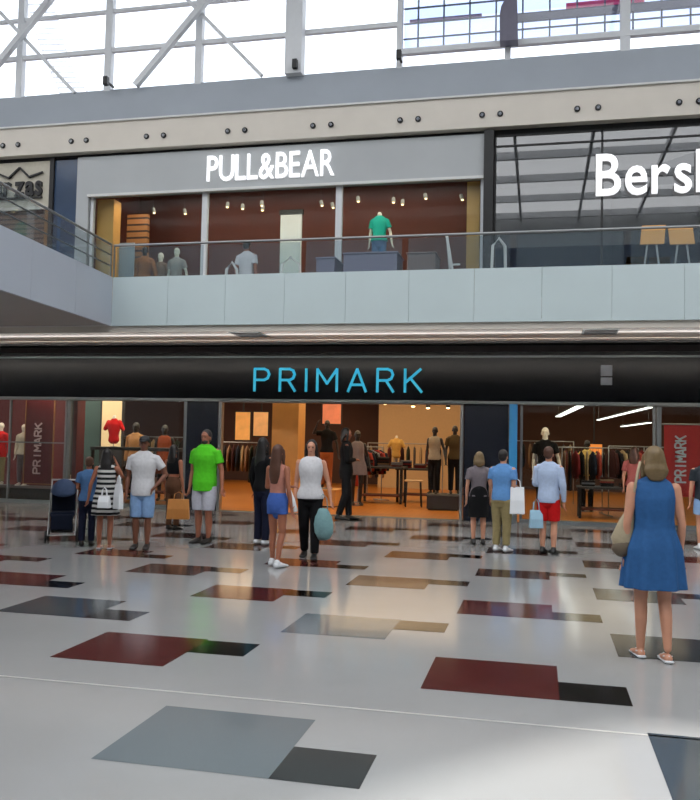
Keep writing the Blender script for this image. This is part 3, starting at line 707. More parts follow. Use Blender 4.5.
# woman in blue dress, nearest
p = person(gp(653, 659), hgt(655, 447, 659), PI+.12, 'woman in sleeveless blue dress seen from behind in the right foreground', 'skin', True, w=1.06, arms=('down', 'down'), stride=.03,
           dress=(bluedress, .335, .038), hair=('bob', 'hair_bl'), shoes='whites', sandals=True, face=True, voxel=.0065)
# others
person(gp(141, 549), hgt(141, 436, 549), .25, 'man in white shirt, light blue shorts and cap standing in front of the left window', 'skin3', arms=('down', 'hip'), w=1.0, top=(whitec, 'short', .47, .018), bottom=('shorts', denim_l, .28), hair=('short', 'hair_dk'), cap='dark2', shoes='dark')
person(gp(203, 543), hgt(203, 430, 543), -.15, 'bearded man in lime green shirt and white shorts before the navy pillar', 'skin2', arms=('down', 'out'), w=1.1, top=(green, 'short', .46, .018), bottom=('shorts', cloth('off white cloth', (190, 190, 200)), .29), beard=True, shoes='dark')
person(gp(261, 545), hgt(261, 438, 545), PI-.5, 'long haired woman in black top and navy trousers at the left of the doorway', 'skin2', True, arms=('fold', 'down'), top=(blackc, 'long', .50), bottom=('trousers', navyc, .05), hair=('xlong', 'hair_dk'), shoes='whites', look=.3)
person(gp(276, 567), hgt(276, 445, 567), PI-.35, 'long haired woman in blue denim shorts seen from behind near the doorway', 'skin2', True, w=.95, arms=('down', 'fold'), top=(cloth('salmon top', (176, 120, 104)), 'none', .60, .006), bottom=('shorts', cloth('mid blue denim', (66, 98, 170)), .435), hair=('xlong', 'hair_br'), shoes='whites', stride=.02)
person(gp(309, 558), hgt(309, 440, 558), .15, 'dark haired woman in white sleeveless top and black trousers facing the camera', 'skin', True, w=1.12, arms=('down', 'out'), top=(whitec, 'none', .50, .012), bottom=('trousers', blackc, .05), hair=('long', 'hair_dk'), shoes='dark', stride=.07)
person(gp(478, 545), hgt(478, 452, 545), PI+.2, 'person in grey top and black knee skirt by the right navy pillar', 'skin', True, top=(greyc, 'short', .52), bottom=('skirt', blackc, .30), hair=('bob', 'hair_bl'), shoes='dark')
person(gp(501, 552), hgt(503, 450, 552), PI-.4, 'man in blue shirt and khaki trousers leaning forward near the cyan strip', 'skin', w=1.05, arms=('fold', 'fold'), top=(skyblue, 'short', .50, .012), bottom=('trousers', khaki, .07), lean=.08, shoes='whites')
person(gp(548, 554), hgt(548, 447, 554), PI-.25, 'person in pale blue long sleeved shirt and bright red shorts', 'skin', arms=('down', 'fold'), top=(lbs, 'long', .48, .014), bottom=('shorts', MT['red'], .31), hair=('short', 'hair_br'), shoes='dark')
person(gp(104, 549), hgt(104, 449, 549), PI+.3, 'woman in black and white striped dress holding white shopping bags on the left', 'skin2', True, arms=('up', 'out'), dress=(stripes, .34, .03), hair=('long', 'hair_dk'), shoes='whites', sandals=True)
person(gp(86, 546), hgt(86, 457, 546), PI+.4, 'brown haired person in blue denim top bending over the pushchair', 'skin2', True, arms=('push', 'push'), lean=.10, top=(denim, 'short', .50), bottom=('trousers', navyc, .06), hair=('bun', 'hair_br'), shoes='dark')
person(gp(172, 530), hgt(172, 445, 530), PI-.2, 'bare shouldered person with dark hair standing behind the lime green shirt man', 'skin2', True, top=(blackc, 'none', .66, .008), bottom=('trousers', cloth('brown cloth', (92, 62, 44)), .06), hair=('long', 'hair_dk'), shoes='dark')
person(gp(705, 550), hgt(705, 452, 550), PI+.1, 'person in light blue shorts at the right edge beyond the blue dress', 'skin', w=1.05, top=(cloth('dark teal cloth', (40, 46, 52)), 'short', .50), bottom=('shorts', denim_l, .36), hair=('short', 'hair_br'), shoes='whites')
person(gp(634, 528), hgt(634, 447, 528), PI-.3, 'pink topped person half hidden left of the blonde head', 'skin', True, top=(pinkc, 'short', .52), bottom=('trousers', blackc, .06), hair=('long', 'hair_br'), shoes='dark')
person(gp(345, 520), hgt(345, 428, 520), PI*.6, 'person dressed in black standing just inside the doorway', 'skin2', True, arms=('fold', 'down'), top=(blackc, 'long', .50), bottom=('trousers', blackc, .05), hair=('bob', 'hair_dk'), shoes='dark', stride=.05)
# upstairs shopper
X = at(247, 250, 16.2)[0]
person((X, 16.2, 4.0), 1.66, PI-.2, 'person in white shirt and blue jeans seen from behind on the upper gallery walkway', 'skin2', top=(whitec, 'short', .48, .014), bottom=('trousers', denim, .05), shoes='dark')

# ---- bags carried
def tote(name, loc, rz, w, h, d, m, label, cat='bag', handle=.18, taper=.9, hm=None, group=None, round_=False):
    r = empty(name, loc, rz, label, cat, group)
    b = bmesh.new()
    if round_:
        tube(b, [(0, 0, h*f) for f in (.08, .2, .45, .7, .88)], [(w*.42, d*.42), (w*.5, d*.5), (w*.5, d*.5), (w*.42, d*.42), (w*.28, d*.25)], 20)
    else:
        q = []
        for zz, k in ((0, 1), (h*.5, (1+taper)/2), (h, taper)):
            q.append([b.verts.new((sx*w/2*k, sy_*d/2*(k if zz < h else .35), zz)) for sx, sy_ in ((-1, -1), (1, -1), (1, 1), (-1, 1))])
        for a_, c_ in zip(q, q[1:]):
            for i in range(4): b.faces.new((a_[i], a_[(i+1) % 4], c_[(i+1) % 4], c_[i]))
        b.faces.new(q[0][::-1]); b.faces.new(q[-1])
    finish('bag_body', b, m, r, smooth=round_, bevel=0 if round_ else .008)
    for s in ((-1, 1) if not round_ else (0,)):
        b = bmesh.new(); yy = s*d*.15
        pts = [(-w*.22, yy, h*.93), (-w*.17, yy*.6, h+handle*.7), (0, 0, h+handle), (w*.17, yy*.6, h+handle*.7), (w*.22, yy, h*.93)]
        tube(b, pts, [.007]*5, 8); finish('handle', b, hm or m, r, smooth=True)
    return r
def bagpx(px, ytop, ybot, Y): X, zb_ = at(px, ybot, Y); return (X, Y, zb_), at(px, ytop, Y)[1]-zb_
Yw = gnd(309, 558)[1]
loc, h = bagpx(323, 506, 538, Yw); tote('shopping_bag', (loc[0], Yw-.05, loc[2]), .1, .30, h*.98, .16, cloth('pale teal cloth', (122, 158, 160)), 'rounded pale teal bag hanging from the hand of the woman in white top', handle=.17, round_=True)
# rolled white paper
r = empty('rolled_paper', (at(294, 500, Yw)[0], Yw-.1, at(294, 500, Yw)[1]), 0, 'slim white packet held beside the woman in white top', 'packet')
b = bmesh.new(); tube(b, [(-.07, 0, .17), (.0, 0, .02), (.055, 0, -.14)], [(.035, .02), (.04, .022), (.035, .02)], 10); finish('wrap', b, MT['paper'], r, smooth=True)
b = bmesh.new(); tube(b, [(-.072, -.002, .175), (-.08, -.002, .20)], [(.028, .012), (.01, .005)], 8); finish('folded_end', b, MT['whites'], r, smooth=True)
Yb = gnd(104, 549)[1]
loc, h = bagpx(104, 496, 508, Yb-.25); tote('shopping_bag', loc, .1, .17, h, .09, MT['paper'], 'small white paper shopping bag against the striped dress', handle=.12, group='white bags by the striped dress')
loc, h = bagpx(118, 484, 509, Yb-.1); tote('shopping_bag', loc, -.5, .15, h, .08, MT['paper'], 'taller white paper shopping bag held out right of the striped dress', handle=.12, group='white bags by the striped dress')
Yb = gnd(501, 552)[1]
loc, h = bagpx(517, 487, 514, Yb-.05); tote('shopping_bag', loc, .1, .22, h, .10, MT['paper'], 'white paper shopping bag beside the khaki trousers', handle=.12)
Yb = gnd(548, 554)[1]
loc, h = bagpx(536, 510, 528, Yb-.05); tote('shopping_bag', loc, .2, .20, h, .10, mat('pale blue plastic', (150, 186, 206), .4), 'pale blue plastic bag beside the bright red shorts', handle=.16)
Yb = gnd(172, 530)[1]
loc, h = bagpx(178, 499, 519, Yb-.3); tote('shopping_bag', loc, .3, .38, h, .12, MT['kraft'], 'brown kraft paper bag left of the white shorts', handle=.12)
# shoulder bag of the blue dress woman
Yb = gnd(653, 659)[1]
r = empty('shoulder_bag', (at(622, 550, Yb)[0], Yb-.02, at(622, 551, Yb)[1]), 0, 'beige slouchy shoulder bag on the left side of the blue dress', 'bag')
sc_ = Yb/842
b = bmesh.new(); tube(b, [(.02, 0, .02), (.0, 0, .10), (.03, 0, .22), (.075, 0, .36)], [(.075, .04), (.085, .05), (.058, .04), (.018, .02)], 16); finish('bag_body', b, cloth('beige leather', (168, 154, 128), .5), r, smooth=True)
b = bmesh.new(); tube(b, [(.02, 0, .005), (.0, 0, .05)], [(.078, .043), (.088, .053)], 16); finish('base_panel', b, cloth('grey brown leather', (104, 92, 78), .5), r, smooth=True)
zt = at(640, 456, Yb)[1] - r.location.z
b = bmesh.new(); tube(b, [(.07, -.01, .34), (.085, -.06, .50), (.105, -.065, .62), (.125, -.02, .685), (.13, .04, .68), (.11, .075, .52), (.08, .02, .34)], [(.010, .006)]*7, 8); finish('strap', b, cloth('beige strap', (168, 154, 128), .5), r, smooth=True)
# ---- pushchair
X, Y, _ = gp(62, 540)
r = empty('pushchair', (X, Y-.0, 0), .5, 'dark pushchair standing in front of the left mullion', 'pushchair'); r.scale = (.88, .88, .88)
b = bmesh.new()
for s in (-1, 1):
    tube(b, [(s*.22, .42, 1.02), (s*.22, .30, .80), (s*.22, -.36, .12)], [.012]*3, 8); tube(b, [(s*.22, -.10, .48), (s*.22, .34, .10)], [.012]*2, 8); tube(b, [(s*.22, .02, .42), (s*.22, .05, .80)], [.01]*2, 8)
tube(b, [(-.22, .42, 1.02), (.22, .42, 1.02)], [.016]*2, 8); tube(b, [(-.22, .34, .10), (.22, .34, .10)], [.01]*2, 8); tube(b, [(-.22, -.34, .12), (.22, -.34, .12)], [.01]*2, 8)
finish('frame', b, MT['alu'], r, smooth=True)
b = bmesh.new(); box(b, -.20, .20, -.22, .12, .42, .50); box(b, -.20, .20, .10, .17, .45, .95); box(b, -.18, .18, -.30, -.22, .20, .46); finish('seat', b, cloth('dark blue pushchair cloth', (20, 26, 42)), r, bevel=.02)
b = bmesh.new(); ball(b, (0, .06, .80), (.22, .30, .26), 3); bmesh.ops.bisect_plane(b, geom=b.verts[:]+b.edges[:]+b.faces[:], plane_co=(0, 0, .84), plane_no=(0, .35, -1), clear_outer=True)
o = finish('canopy', b, cloth('pushchair canopy', (60, 74, 100)), r, smooth=True); md = o.modifiers.new('s', 'SOLIDIFY'); md.thickness = .01
b = bmesh.new(); box(b, -.18, .18, -.15, .25, .14, .26); finish('basket', b, MT['dark2'], r, bevel=.02)
for sx in (-1, 1):
    for yy in (-.36, .36):
        b = bmesh.new(); bmesh.ops.create_cone(b, cap_ends=True, segments=20, radius1=.10, radius2=.10, depth=.035, matrix=Matrix.Translation((sx*.25, yy, .10)) @ Matrix.Rotation(PI/2, 4, 'Y')); finish('wheel', b, MT['rubber'], r, bevel=.008)

# ================================================================== SHOP CONTENTS
def mannequin(loc, H, rz, label, top=None, bottom=None, skin='dummy_w', head=True, hair=None, dress=None, arms=('down', 'out'), female=True, group=None, plinth=True):
    r = person(loc, H, rz, label, skin, female, arms=arms, top=top, bottom=bottom, dress=dress, hair=hair, shoes=None, face=False, name='mannequin', cat='mannequin', group=group, head=head, voxel=.009)
    if plinth:
        b = bmesh.new(); tube(b, [(0, 0, -.016), (0, 0, -.004)], [.17, .17], 20, cap=False); finish('base_disc', b, MT['alu'], r)
        b = bmesh.new(); tube(b, [(.03, .05, 0), (.045, .05, .38)], [.008]*2, 8); finish('support_rod', b, MT['alu'], r)
    return r
def plinth(x0, x1, y0, y1, h, label, m='white', z=0.0):
    r = empty('display_plinth', ((x0+x1)/2, (y0+y1)/2, z), 0, label, 'plinth'); w, d = (x1-x0)/2, (y1-y0)/2
    b = bmesh.new(); box(b, -w, w, -d, d, .03, h-.03); finish('plinth_body', b, MT[m], r)
    b = bmesh.new(); box(b, -w-.02, w+.02, -d-.02, d+.02, h-.03, h); finish('plinth_top', b, MT[m], r, bevel=.005)
    b = bmesh.new(); box(b, -w+.03, w-.03, -d+.03, d-.03, 0, .03); finish('toe_kick', b, MT['dark'], r)
    return r
GZ = .005
# far left window
plinth(PX(-40, 18.6), PX(62, 18.6), 18.2, 19.3, .30, 'low dark plinth along the floor of the far left window', 'dark2', GZ)
mannequin((PX(23, 18.7), 18.7, .335), 1.52, .1, 'white mannequin in pale top and grey trousers in the far left window', (cloth('cream top', (206, 190, 170)), 'long', .50), ('trousers', greyc, .05))
mannequin((PX(0, 18.8), 18.8, .335), 1.55, -.1, 'white mannequin in red jacket at the left edge of the picture', (MT['red'], 'long', .44), ('trousers', khaki, .05))
# window two: backdrops, shelf, red shirt dummy, lamps
X0, X1 = PX(75, 20), PX(100, 20)
sbox('wall_teal_backdrop', X0-.1, X1, 20.0, 20.1, 0, 3.3, MT['teal'])
r = empty('light_box', (PX(110, 19.9), 19.9, 0), 0, 'tall cream lit panel behind the red shirt in the left window', 'light box')
X0, X1 = PX(101, 19.9)-r.location.x, PX(121, 19.9)-r.location.x
b = bmesh.new(); box(b, X0, X1, -.03, .03, 1.25, 2.95); finish('lit_panel', b, MT['lightbox'], r)
b = bmesh.new(); box(b, X0-.04, X0, -.04, .05, 0, 3.0); box(b, X1, X1+.04, -.04, .05, 0, 3.0); box(b, X0, X1, -.04, .05, .9, 1.25); finish('frame', b, MT['dark2'], r)
r = empty('display_table', (PX(125, 18.9), 18.9, GZ), 0, 'long dark high display table behind the white shirted man', 'table')
X0, X1 = PX(97, 18.9)-r.location.x, PX(182, 18.9)-r.location.x; ztop = at(115, 447, 18.9)[1]
b = bmesh.new(); box(b, X0, X1, -.35, .35, ztop-.08, ztop); finish('tabletop', b, MT['dark2'], r, bevel=.005)
for xx in (X0+.05, X1-.05):
    for yy in (-.3, .3): b = bmesh.new(); box(b, xx-.03, xx+.03, yy-.03, yy+.03, 0, ztop-.08); finish('leg', b, MT['dark'], r)
b = bmesh.new(); box(b, X0+.1, X1-.1, -.28, .28, .25, .29); finish('lower_shelf', b, MT['rust'], r)
def torso_form(x, Y, z, label, m, rz=0, s=1., group=None):
    r = empty('torso_form', (x, Y, z), rz, label, 'dress form', group)
    b = bmesh.new(); tube(b, [(0, 0, zz*s) for zz in (.16, .30, .45, .58, .68)], [(.15*s, .10*s), (.13*s, .09*s), (.17*s, .11*s), (.19*s, .11*s), (.10*s, .07*s)], 20)
    for q in (-1, 1): tube(b, [(q*.15*s, 0, .64*s), (q*.25*s, 0, .46*s)], [.06*s, .055*s], 10)
    remeshed('shirt', b, m, r, .012, 3)
    b = bmesh.new(); tube(b, [(0, 0, .70*s), (0, 0, .78*s)], [.05*s, .04*s], 12); finish('neck', b, MT['dummy_w'], r, smooth=True)
    b = bmesh.new(); tube(b, [(0, 0, 0.01), (0, 0, .18*s)], [.012, .012], 8, cap=False); tube(b, [(0, 0, 0.0), (0, 0, .012)], [.10*s, .10*s], 16, cap=False); finish('stand', b, MT['alu'], r)
    return r
torso_form(PX(113, 18.9), 18.9, ztop+GZ, 'bright red shirt on a bust form standing on the dark table', MT['red'], s=.95)
mannequin((PX(135, 19.7), 19.7, .02), 1.95, 0, 'dark mannequin in brown clothes deep in the left window', (MT['tan_d'], 'long', .5), ('trousers', blackc, .05), skin='dummy_d')
mannequin((PX(164, 19.7), 19.7, .02), 1.9, .3, 'dark mannequin in rust coloured dress behind the left window', dress=(cloth('rust cloth', (120, 56, 30)), .35, .03), skin='dummy_d')
# ceiling fittings
def linear_lamp(x0, y0, x1, y1, z, label, m='led', w=.10, group='bar lights in the shop'):
    r = empty('bar_light', (x0, y0, z), math.atan2(y1-y0, x1-x0), label, 'light', group); L_ = math.hypot(x1-x0, y1-y0)
    b = bmesh.new(); box(b, 0, L_, -w/2, w/2, 0, .02); finish('diffuser', b, MT[m], r)
    b = bmesh.new(); box(b, -.02, L_+.02, -w/2-.01, w/2+.01, .02, .06); finish('housing', b, MT['dark2'], r)
    for xx in (.2, L_-.2): b = bmesh.new(); tube(b, [(xx, 0, .06), (xx, 0, 3.35-z)], [.004]*2, 6, cap=False); finish('hanger_wire', b, MT['chrome'], r)
    return r
def lamp_px(a, Ya, b_, Yb_, z, label, **k):
    xa2, xb2 = PX(a, Ya, 430), PX(b_, Yb_, 430); linear_lamp(xa2, Ya, xb2, Yb_, z, label, **k)
lamp_px(558, 27, 580, 19.6, 2.48, 'left pale bar, standing in for a skylight reflection, in the right window', w=.16)  # glowing bar put in for a skylight reflection in the glass
lamp_px(598, 29, 650, 19.2, 2.45, 'middle of the pale bar lights seen through the right window')
lamp_px(622, 29, 650, 24, 2.25, 'short low bar light at the right of the right window')
lamp_px(130, 21, 180, 21.6, 2.72, 'front bar light inside the left window', w=.05); lamp_px(130, 22.6, 180, 23.2, 2.66, 'rear bar light inside the left window', w=.05)
# round spots in the doorway ceiling
for i, (px, Y, z_) in enumerate(((246, 20, 2.62), (290, 21, 2.64), (332, 21.5, 2.66), (352, 20.5, 2.62), (385, 22, 2.62), (413, 23, 2.6), (428, 24, 2.6), (448, 25, 2.65))):
    r = empty('pendant_spot', (PX(px, Y, 410), Y, z_), 0, 'warm round spot %s in the shop doorway' % ['at the left jamb', 'above the tan column', 'right of the tan column', 'above the black clad person', 'left of the centre', 'over the dark tables', 'over the pair of mannequins', 'near the right jamb'][i], 'light', 'warm spots in the shop')
    b = bmesh.new(); tube(b, [(0, 0, 0), (0, 0, .10)], [.07, .06], 14, cap=False); finish('shade', b, MT['dark2'], r)
    b = bmesh.new(); ball(b, (0, 0, -.01), (.055, .055, .03), 2); finish('bulb', b, MT['led_warm'], r, smooth=True)
    b = bmesh.new(); tube(b, [(0, 0, .1), (0, 0, 3.35-z_)], [.006]*2, 6, cap=False); finish('cord', b, MT['dark'], r)
# tan column in the doorway
sbox('column_4', PX(275, 19.6), PX(301, 19.6), 19.3, 19.9, 0, 3.35, MT['tan'])
# cream feature wall further back, and picture light boxes
sbox('wall_cream_feature', PX(378, 29), PX(462, 29), 29, 29.2, 0, 3.35, MT['cream'])
def picture(px0, px1, py0, py1, Y, m, label, group=None):
    x0, z1 = at(px0, py0, Y); x1, z0 = at(px1, py1, Y); r = empty('picture_panel', ((x0+x1)/2, Y, z0), 0, label, 'picture', group); w = (x1-x0)/2
    b = bmesh.new(); box(b, -w, w, -.02, .0, 0, z1-z0); finish('image', b, m, r)
    b = bmesh.new()
    for q in ((-w-.03, -w, 0, z1-z0), (w, w+.03, 0, z1-z0), (-w-.03, w+.03, -.03, 0), (-w-.03, w+.03, z1-z0, z1-z0+.03)): box(b, q[0], q[1], -.03, .01, q[2], q[3])
    finish('frame', b, MT['dark'], r)
    b = bmesh.new(); box(b, -.02, .02, 0.0, .04, z1-z0, 3.35-z0); finish('hanger', b, MT['dark'], r)
picture(323, 341, 404, 424, 24, mat('salmon print', (206, 120, 84), .5, vary=.5, scale=3, emit=(206, 120, 84), estr=.35), 'warm orange picture panel high in the doorway right of the tan column')
picture(236, 250, 412, 440, 24, mat('amber print', (200, 140, 70), .5, vary=.5, scale=4, emit=(200, 140, 70), estr=.5), 'amber picture panel glowing at the left jamb of the doorway')
picture(254, 268, 412, 436, 26, mat('cream print', (214, 160, 100), .5, vary=.5, scale=4, emit=(214, 160, 100), estr=.4), 'cream amber picture panel left of the tan column')
picture(586, 602, 444, 462, 28, mat('orange lit print', (226, 130, 56), .5, vary=.4, scale=3, emit=(226, 130, 56), estr=.7), 'orange lit panel at the back behind the right window')
# garment racks
garm = {}
def garment_mesh(kind):
    b = bmesh.new()
    if kind == 0:
        tube(b, [(0, 0, -.68), (0, 0, -.40), (0, 0, -.18), (0, 0, -.10), (0, 0, -.06)], [(.22, .03), (.20, .035), (.22, .035), (.15, .03), (.05, .02)], 14)
        for q in (-1, 1): tube(b, [(q*.19, 0, -.15), (q*.26, 0, -.35), (q*.27, 0, -.58)], [(.05, .03)]*3, 8)
    else:
        tube(b, [(0, 0, -.95), (0, 0, -.55), (0, 0, -.28), (0, 0, -.12), (0, 0, -.06)], [(.26, .04), (.20, .035), (.16, .03), (.14, .03), (.04, .02)], 14, folds=6, amp=.05)
    me = bpy.data.meshes.new('garment'); b.to_mesh(me); b.free()
    for p in me.polygons: p.use_smooth = True
    return me
gm = [garment_mesh(0), garment_mesh(1)]
b = bmesh.new(); tube(b, [(-.18, 0, -.13), (0, 0, -.05), (.18, 0, -.13)], [.006]*3, 6); tube(b, [(0, 0, -.05), (0, 0, .0), (.015, 0, .03)], [.003]*3, 6); hang = bpy.data.meshes.new('hanger'); b.to_mesh(hang); b.free(); hang.materials.append(MT['chrome'])
pal = [(30, 26, 28), (54, 24, 24), (90, 40, 34), (28, 34, 48), (120, 92, 70), (70, 66, 64), (150, 60, 50), (20, 20, 22), (110, 110, 116), (150, 128, 96), (44, 52, 40), (96, 26, 30)]
gmat = [cloth('garment cloth %d' % i, c) for i, c in enumerate(pal)]
def rack(px, Y, n, where, ang=0., L_=1.3, h=1.5, colors=None, kind=None):
    X = PX(px, Y); r = empty('clothes_rack', (X, Y, GZ), ang, 'steel clothes rack %s' % where, 'clothes rack', 'clothes racks in the shop')
    b = bmesh.new(); tube(b, [(-L_/2, 0, h), (L_/2, 0, h)], [.014]*2, 8); finish('rail', b, MT['alu'], r, smooth=True)
    for s in (-1, 1):
        b = bmesh.new(); tube(b, [(s*L_/2, 0, 0.03), (s*L_/2, 0, h)], [.014]*2, 8); finish('upright', b, MT['alu'], r, smooth=True)
        b = bmesh.new(); tube(b, [(s*L_/2, -.25, .02), (s*L_/2, .25, .02)], [.016]*2, 8); finish('foot', b, MT['alu'], r, smooth=True)
    base = None
    for i in range(n):
        x = -L_/2 + .09 + (L_-.18)*i/(n-1); k = kind if kind is not None else (0 if random.random() < .7 else 1)
        me = gm[k].copy(); me.materials.append(random.choice(colors or gmat))
        o = bpy.data.objects.new('garment', me); COL.objects.link(o)
        o.location = (X + x*math.cos(ang), Y + x*math.sin(ang), GZ + h - .035); o.rotation_euler = (0, 0, ang+PI/2+random.uniform(-.12, .12))
        tagit(o, 'garment hanging on the steel rack %s' % where, 'garment', 'garments on the rack %s' % where)
        c = bpy.data.objects.new('hanger', hang); COL.objects.link(c); c.parent = o
rack(238, 20.5, 9, 'at the left jamb of the doorway', .2, 1.1, 1.5)
rack(368, 22.0, 10, 'left of the doorway centre', 1.2, 1.4, 1.45)
rack(405, 24.5, 12, 'at the back behind the dark tables', .1, 2.2, 1.55)
rack(570, 20.6, 11, 'in the right window behind the red shorts', .15, 1.5, 1.55)
rack(600, 22.5, 12, 'in the middle of the right window', .1, 1.9, 1.55)
rack(632, 20.3, 9, 'at the right end of the right window', .3, 1.1, 1.6)
rack(540, 24.0, 10, 'far back at the left of the right window', .0, 1.8, 1.7)
rack(150, 22.5, 12, 'far back behind the left window', .0, 2.2, 1.6)
rack(680, 21.0, 9, 'behind the bright red banner', .0, 1.6, 1.6)
rack(30, 22.0, 10, 'behind the dark red banner', .0, 2.0, 1.6)
# display tables with stacks of folded clothes
fold_me = None
b = bmesh.new(); box(b, -.15, .15, -.12, .12, 0, .04); bmesh.ops.bevel(b, geom=b.edges[:], offset=.015, segments=2, affect='EDGES'); fold_me = bpy.data.meshes.new('folded_garment'); b.to_mesh(fold_me); b.free()
def table(px, Y, w, d, h, where, stacks, rz=0., m='dark'):
    X = PX(px, Y); r = empty('display_table', (X, Y, GZ), rz, 'dark display table %s' % where, 'table', 'display tables in the shop')
    b = bmesh.new(); box(b, -w/2, w/2, -d/2, d/2, h-.05, h); finish('tabletop', b, MT['dark2'], r, bevel=.005)
    for sx in (-1, 1):
        for sy_ in (-1, 1): b = bmesh.new(); box(b, sx*(w/2-.06)-.03, sx*(w/2-.06)+.03, sy_*(d/2-.06)-.03, sy_*(d/2-.06)+.03, 0, h-.05); finish('leg', b, MT[m], r)
    b = bmesh.new(); box(b, -w/2+.08, w/2-.08, -d/2+.08, d/2-.08, .18, .22); finish('lower_shelf', b, MT['rust'], r)
    for (sx, sy_, n) in stacks:
        for k in range(n):
            me = fold_me.copy(); me.materials.append(random.choice(gmat)); o = bpy.data.objects.new('folded_garment', me); COL.objects.link(o)
            c, s_ = math.cos(rz), math.sin(rz); o.location = (X + sx*c - sy_*s_, Y + sx*s_ + sy_*c, GZ + h + .001 + k*.041); o.rotation_euler = (0, 0, rz+random.uniform(-.05, .05))
            tagit(o, 'folded garment in the stacks on the dark table %s' % where, 'folded garment', 'folded clothes on the table %s' % where)
table(383, 21.8, 1.2, .8, .95, 'left of the doorway centre', ((-.38, 0, 4), (0, .1, 6), (.38, -.05, 3)))
table(418, 22.6, 1.1, .8, .90, 'right of the doorway centre', ((-.32, 0, 5), (.05, .1, 3), (.38, 0, 4)))
table(607, 19.6, 1.3, .7, .70, 'low in the right window', ((-.4, 0, 3), (0, 0, 5), (.4, 0, 2)))
# stool
r = empty('stool', (PX(414, 20.8), 20.8, GZ), .2, 'small stool with pale seat in front of the doorway tables', 'stool')
b = bmesh.new(); box(b, -.22, .22, -.18, .18, .62, .66); finish('seat', b, MT['cream'], r, bevel=.01)
for sx in (-1, 1):
    for sy_ in (-1, 1): b = bmesh.new(); bar(b, (sx*.17, sy_*.13, .62), (sx*.20, sy_*.16, 0), .03); finish('leg', b, MT['dark'], r)
# mannequins inside
plinth(PX(430, 20.5), PX(461, 20.5), 20.0, 21.1, .35, 'dark plinth carrying the pair of dark mannequins at the right jamb', 'dark2', GZ)
mannequin((PX(435, 20.5), 20.4, .375), 1.62, -.2, 'dark mannequin in black and white top on the plinth at the right of the doorway', (cloth('pale cloth', (150, 140, 124)), 'none', .50), ('trousers', blackc, .05), skin='dummy_d')
mannequin((PX(454, 20.5), 20.65, .375), 1.66, .2, 'dark mannequin in olive top beside the right door jamb', (cloth('olive cloth', (78, 64, 40)), 'short', .50), ('trousers', blackc, .05), skin='dummy_d')
plinth(PX(313, 20), PX(340, 20), 19.6, 20.5, .42, 'orange timber plinth right of the tan column', 'tan', GZ)
mannequin((PX(326, 20), 20.05, .445), 1.66, 0, 'dark mannequin with raised arms in black top right of the tan column', (blackc, 'short', .52), ('trousers', cloth('rusty orange cloth', (150, 80, 40)), .05), skin='dummy_d', arms=((-.19, -.02, .80), (-.26, -.05, .86)) and ((((-.20), -.02, .80), (-.14, -.05, .93)), 'out'))
mannequin((PX(352, 20), 20.6, .02), 1.85, .4, 'dark mannequin in grey dress behind the person in black', dress=(greyc, .4, .03), skin='dummy_d')
torso_form(PX(373, 24), 22.5, 1.30, 'pale shirt bust high on the left doorway rack shelf', cloth('gold cloth', (190, 150, 80)), s=.8)
bpy.data.objects['torso_form.001'].location = (PX(383, 21.8)+.35, 21.8, .985+.13)
mannequin((PX(587, 21.4), 21.4, .02), 1.72, 0, 'mannequin in pale yellow top in the middle of the right window', (cloth('yellow cloth', (206, 176, 104)), 'short', .50, .016), ('trousers', blackc, .05), skin='dummy_d')
mannequin((PX(545, 19.4), 19.4, .02), 1.98, 0, 'tall white headed mannequin in black left in the right window', (blackc, 'short', .50), ('trousers', blackc, .05), skin='dummy_w')
# ---- upper shop contents
UZ = 4.0
def upx(x, y, Y): return at(x, y, Y)
plinth(upx(366, 250, 18.8)[0], upx(394, 250, 18.8)[0], 18.3, 19.4, 1.28, 'dark display block under the headless teal shirted mannequin upstairs', 'dark2', UZ)
plinth(upx(345, 250, 15.3)[0], upx(398, 250, 15.3)[0], 15.2, 15.9, upx(370, 252, 15.2)[1]-UZ, 'long pale lavender counter on the upper walkway below the teal shirt', 'lavender', UZ)
plinth(upx(318, 250, 15.3)[0], upx(336, 250, 15.3)[0], 15.2, 15.9, upx(325, 257, 15.2)[1]-UZ, 'pale lavender block left of the white mullion upstairs', 'lavender', UZ)
mannequin((upx(379, 230, 18.8)[0], 18.85, UZ+1.30), 1.72, 0, 'headless mannequin in teal green shirt and jeans in the upper shop', (cloth('teal green cloth', (30, 160, 140)), 'short', .52, .02), ('trousers', denim, .05), head=False)
r = empty('white_panel', (upx(291, 240, 19)[0], 19, UZ), 0, 'tall white panel standing in the middle of the upper shop', 'panel')
w = (upx(302, 240, 19)[0]-upx(281, 240, 19)[0])/2; hh = upx(291, 215, 19)[1]-UZ
b = bmesh.new(); box(b, -w, w, -.03, .03, .03, hh); finish('board', b, MT['white'], r); b = bmesh.new(); box(b, -w-.03, w+.03, -.05, .05, hh, hh+.12); finish('dark_cap', b, MT['dark'], r); b = bmesh.new(); box(b, -w, w, -.2, .2, 0, .03); finish('foot', b, MT['alu'], r)
def arch_chair(px, py, label, s=1., Y=15.9):
    X, zt_ = upx(px, py, Y); r = empty('arched_chair', (X, Y, UZ), .3, label, 'chair', 'white chairs upstairs')
    h = zt_-UZ; b = bmesh.new(); tube(b, [(-.2*s, 0, .72), (-.17*s, 0, h-.15), (0, 0, h), (.17*s, 0, h-.15), (.2*s, 0, .72)], [.03]*5, 10); finish('backrest', b, MT['white'], r, smooth=True)
    b = bmesh.new(); box(b, -.2*s, .2*s, -.38, .02, .66, .72); finish('seat', b, MT['white'], r, bevel=.015)
    for sx in (-1, 1):
        for yy in (-.34, -.02): b = bmesh.new(); bar(b, (sx*.17*s, yy, .66), (sx*.19*s, yy, 0), .035); finish('leg', b, MT['white'], r)
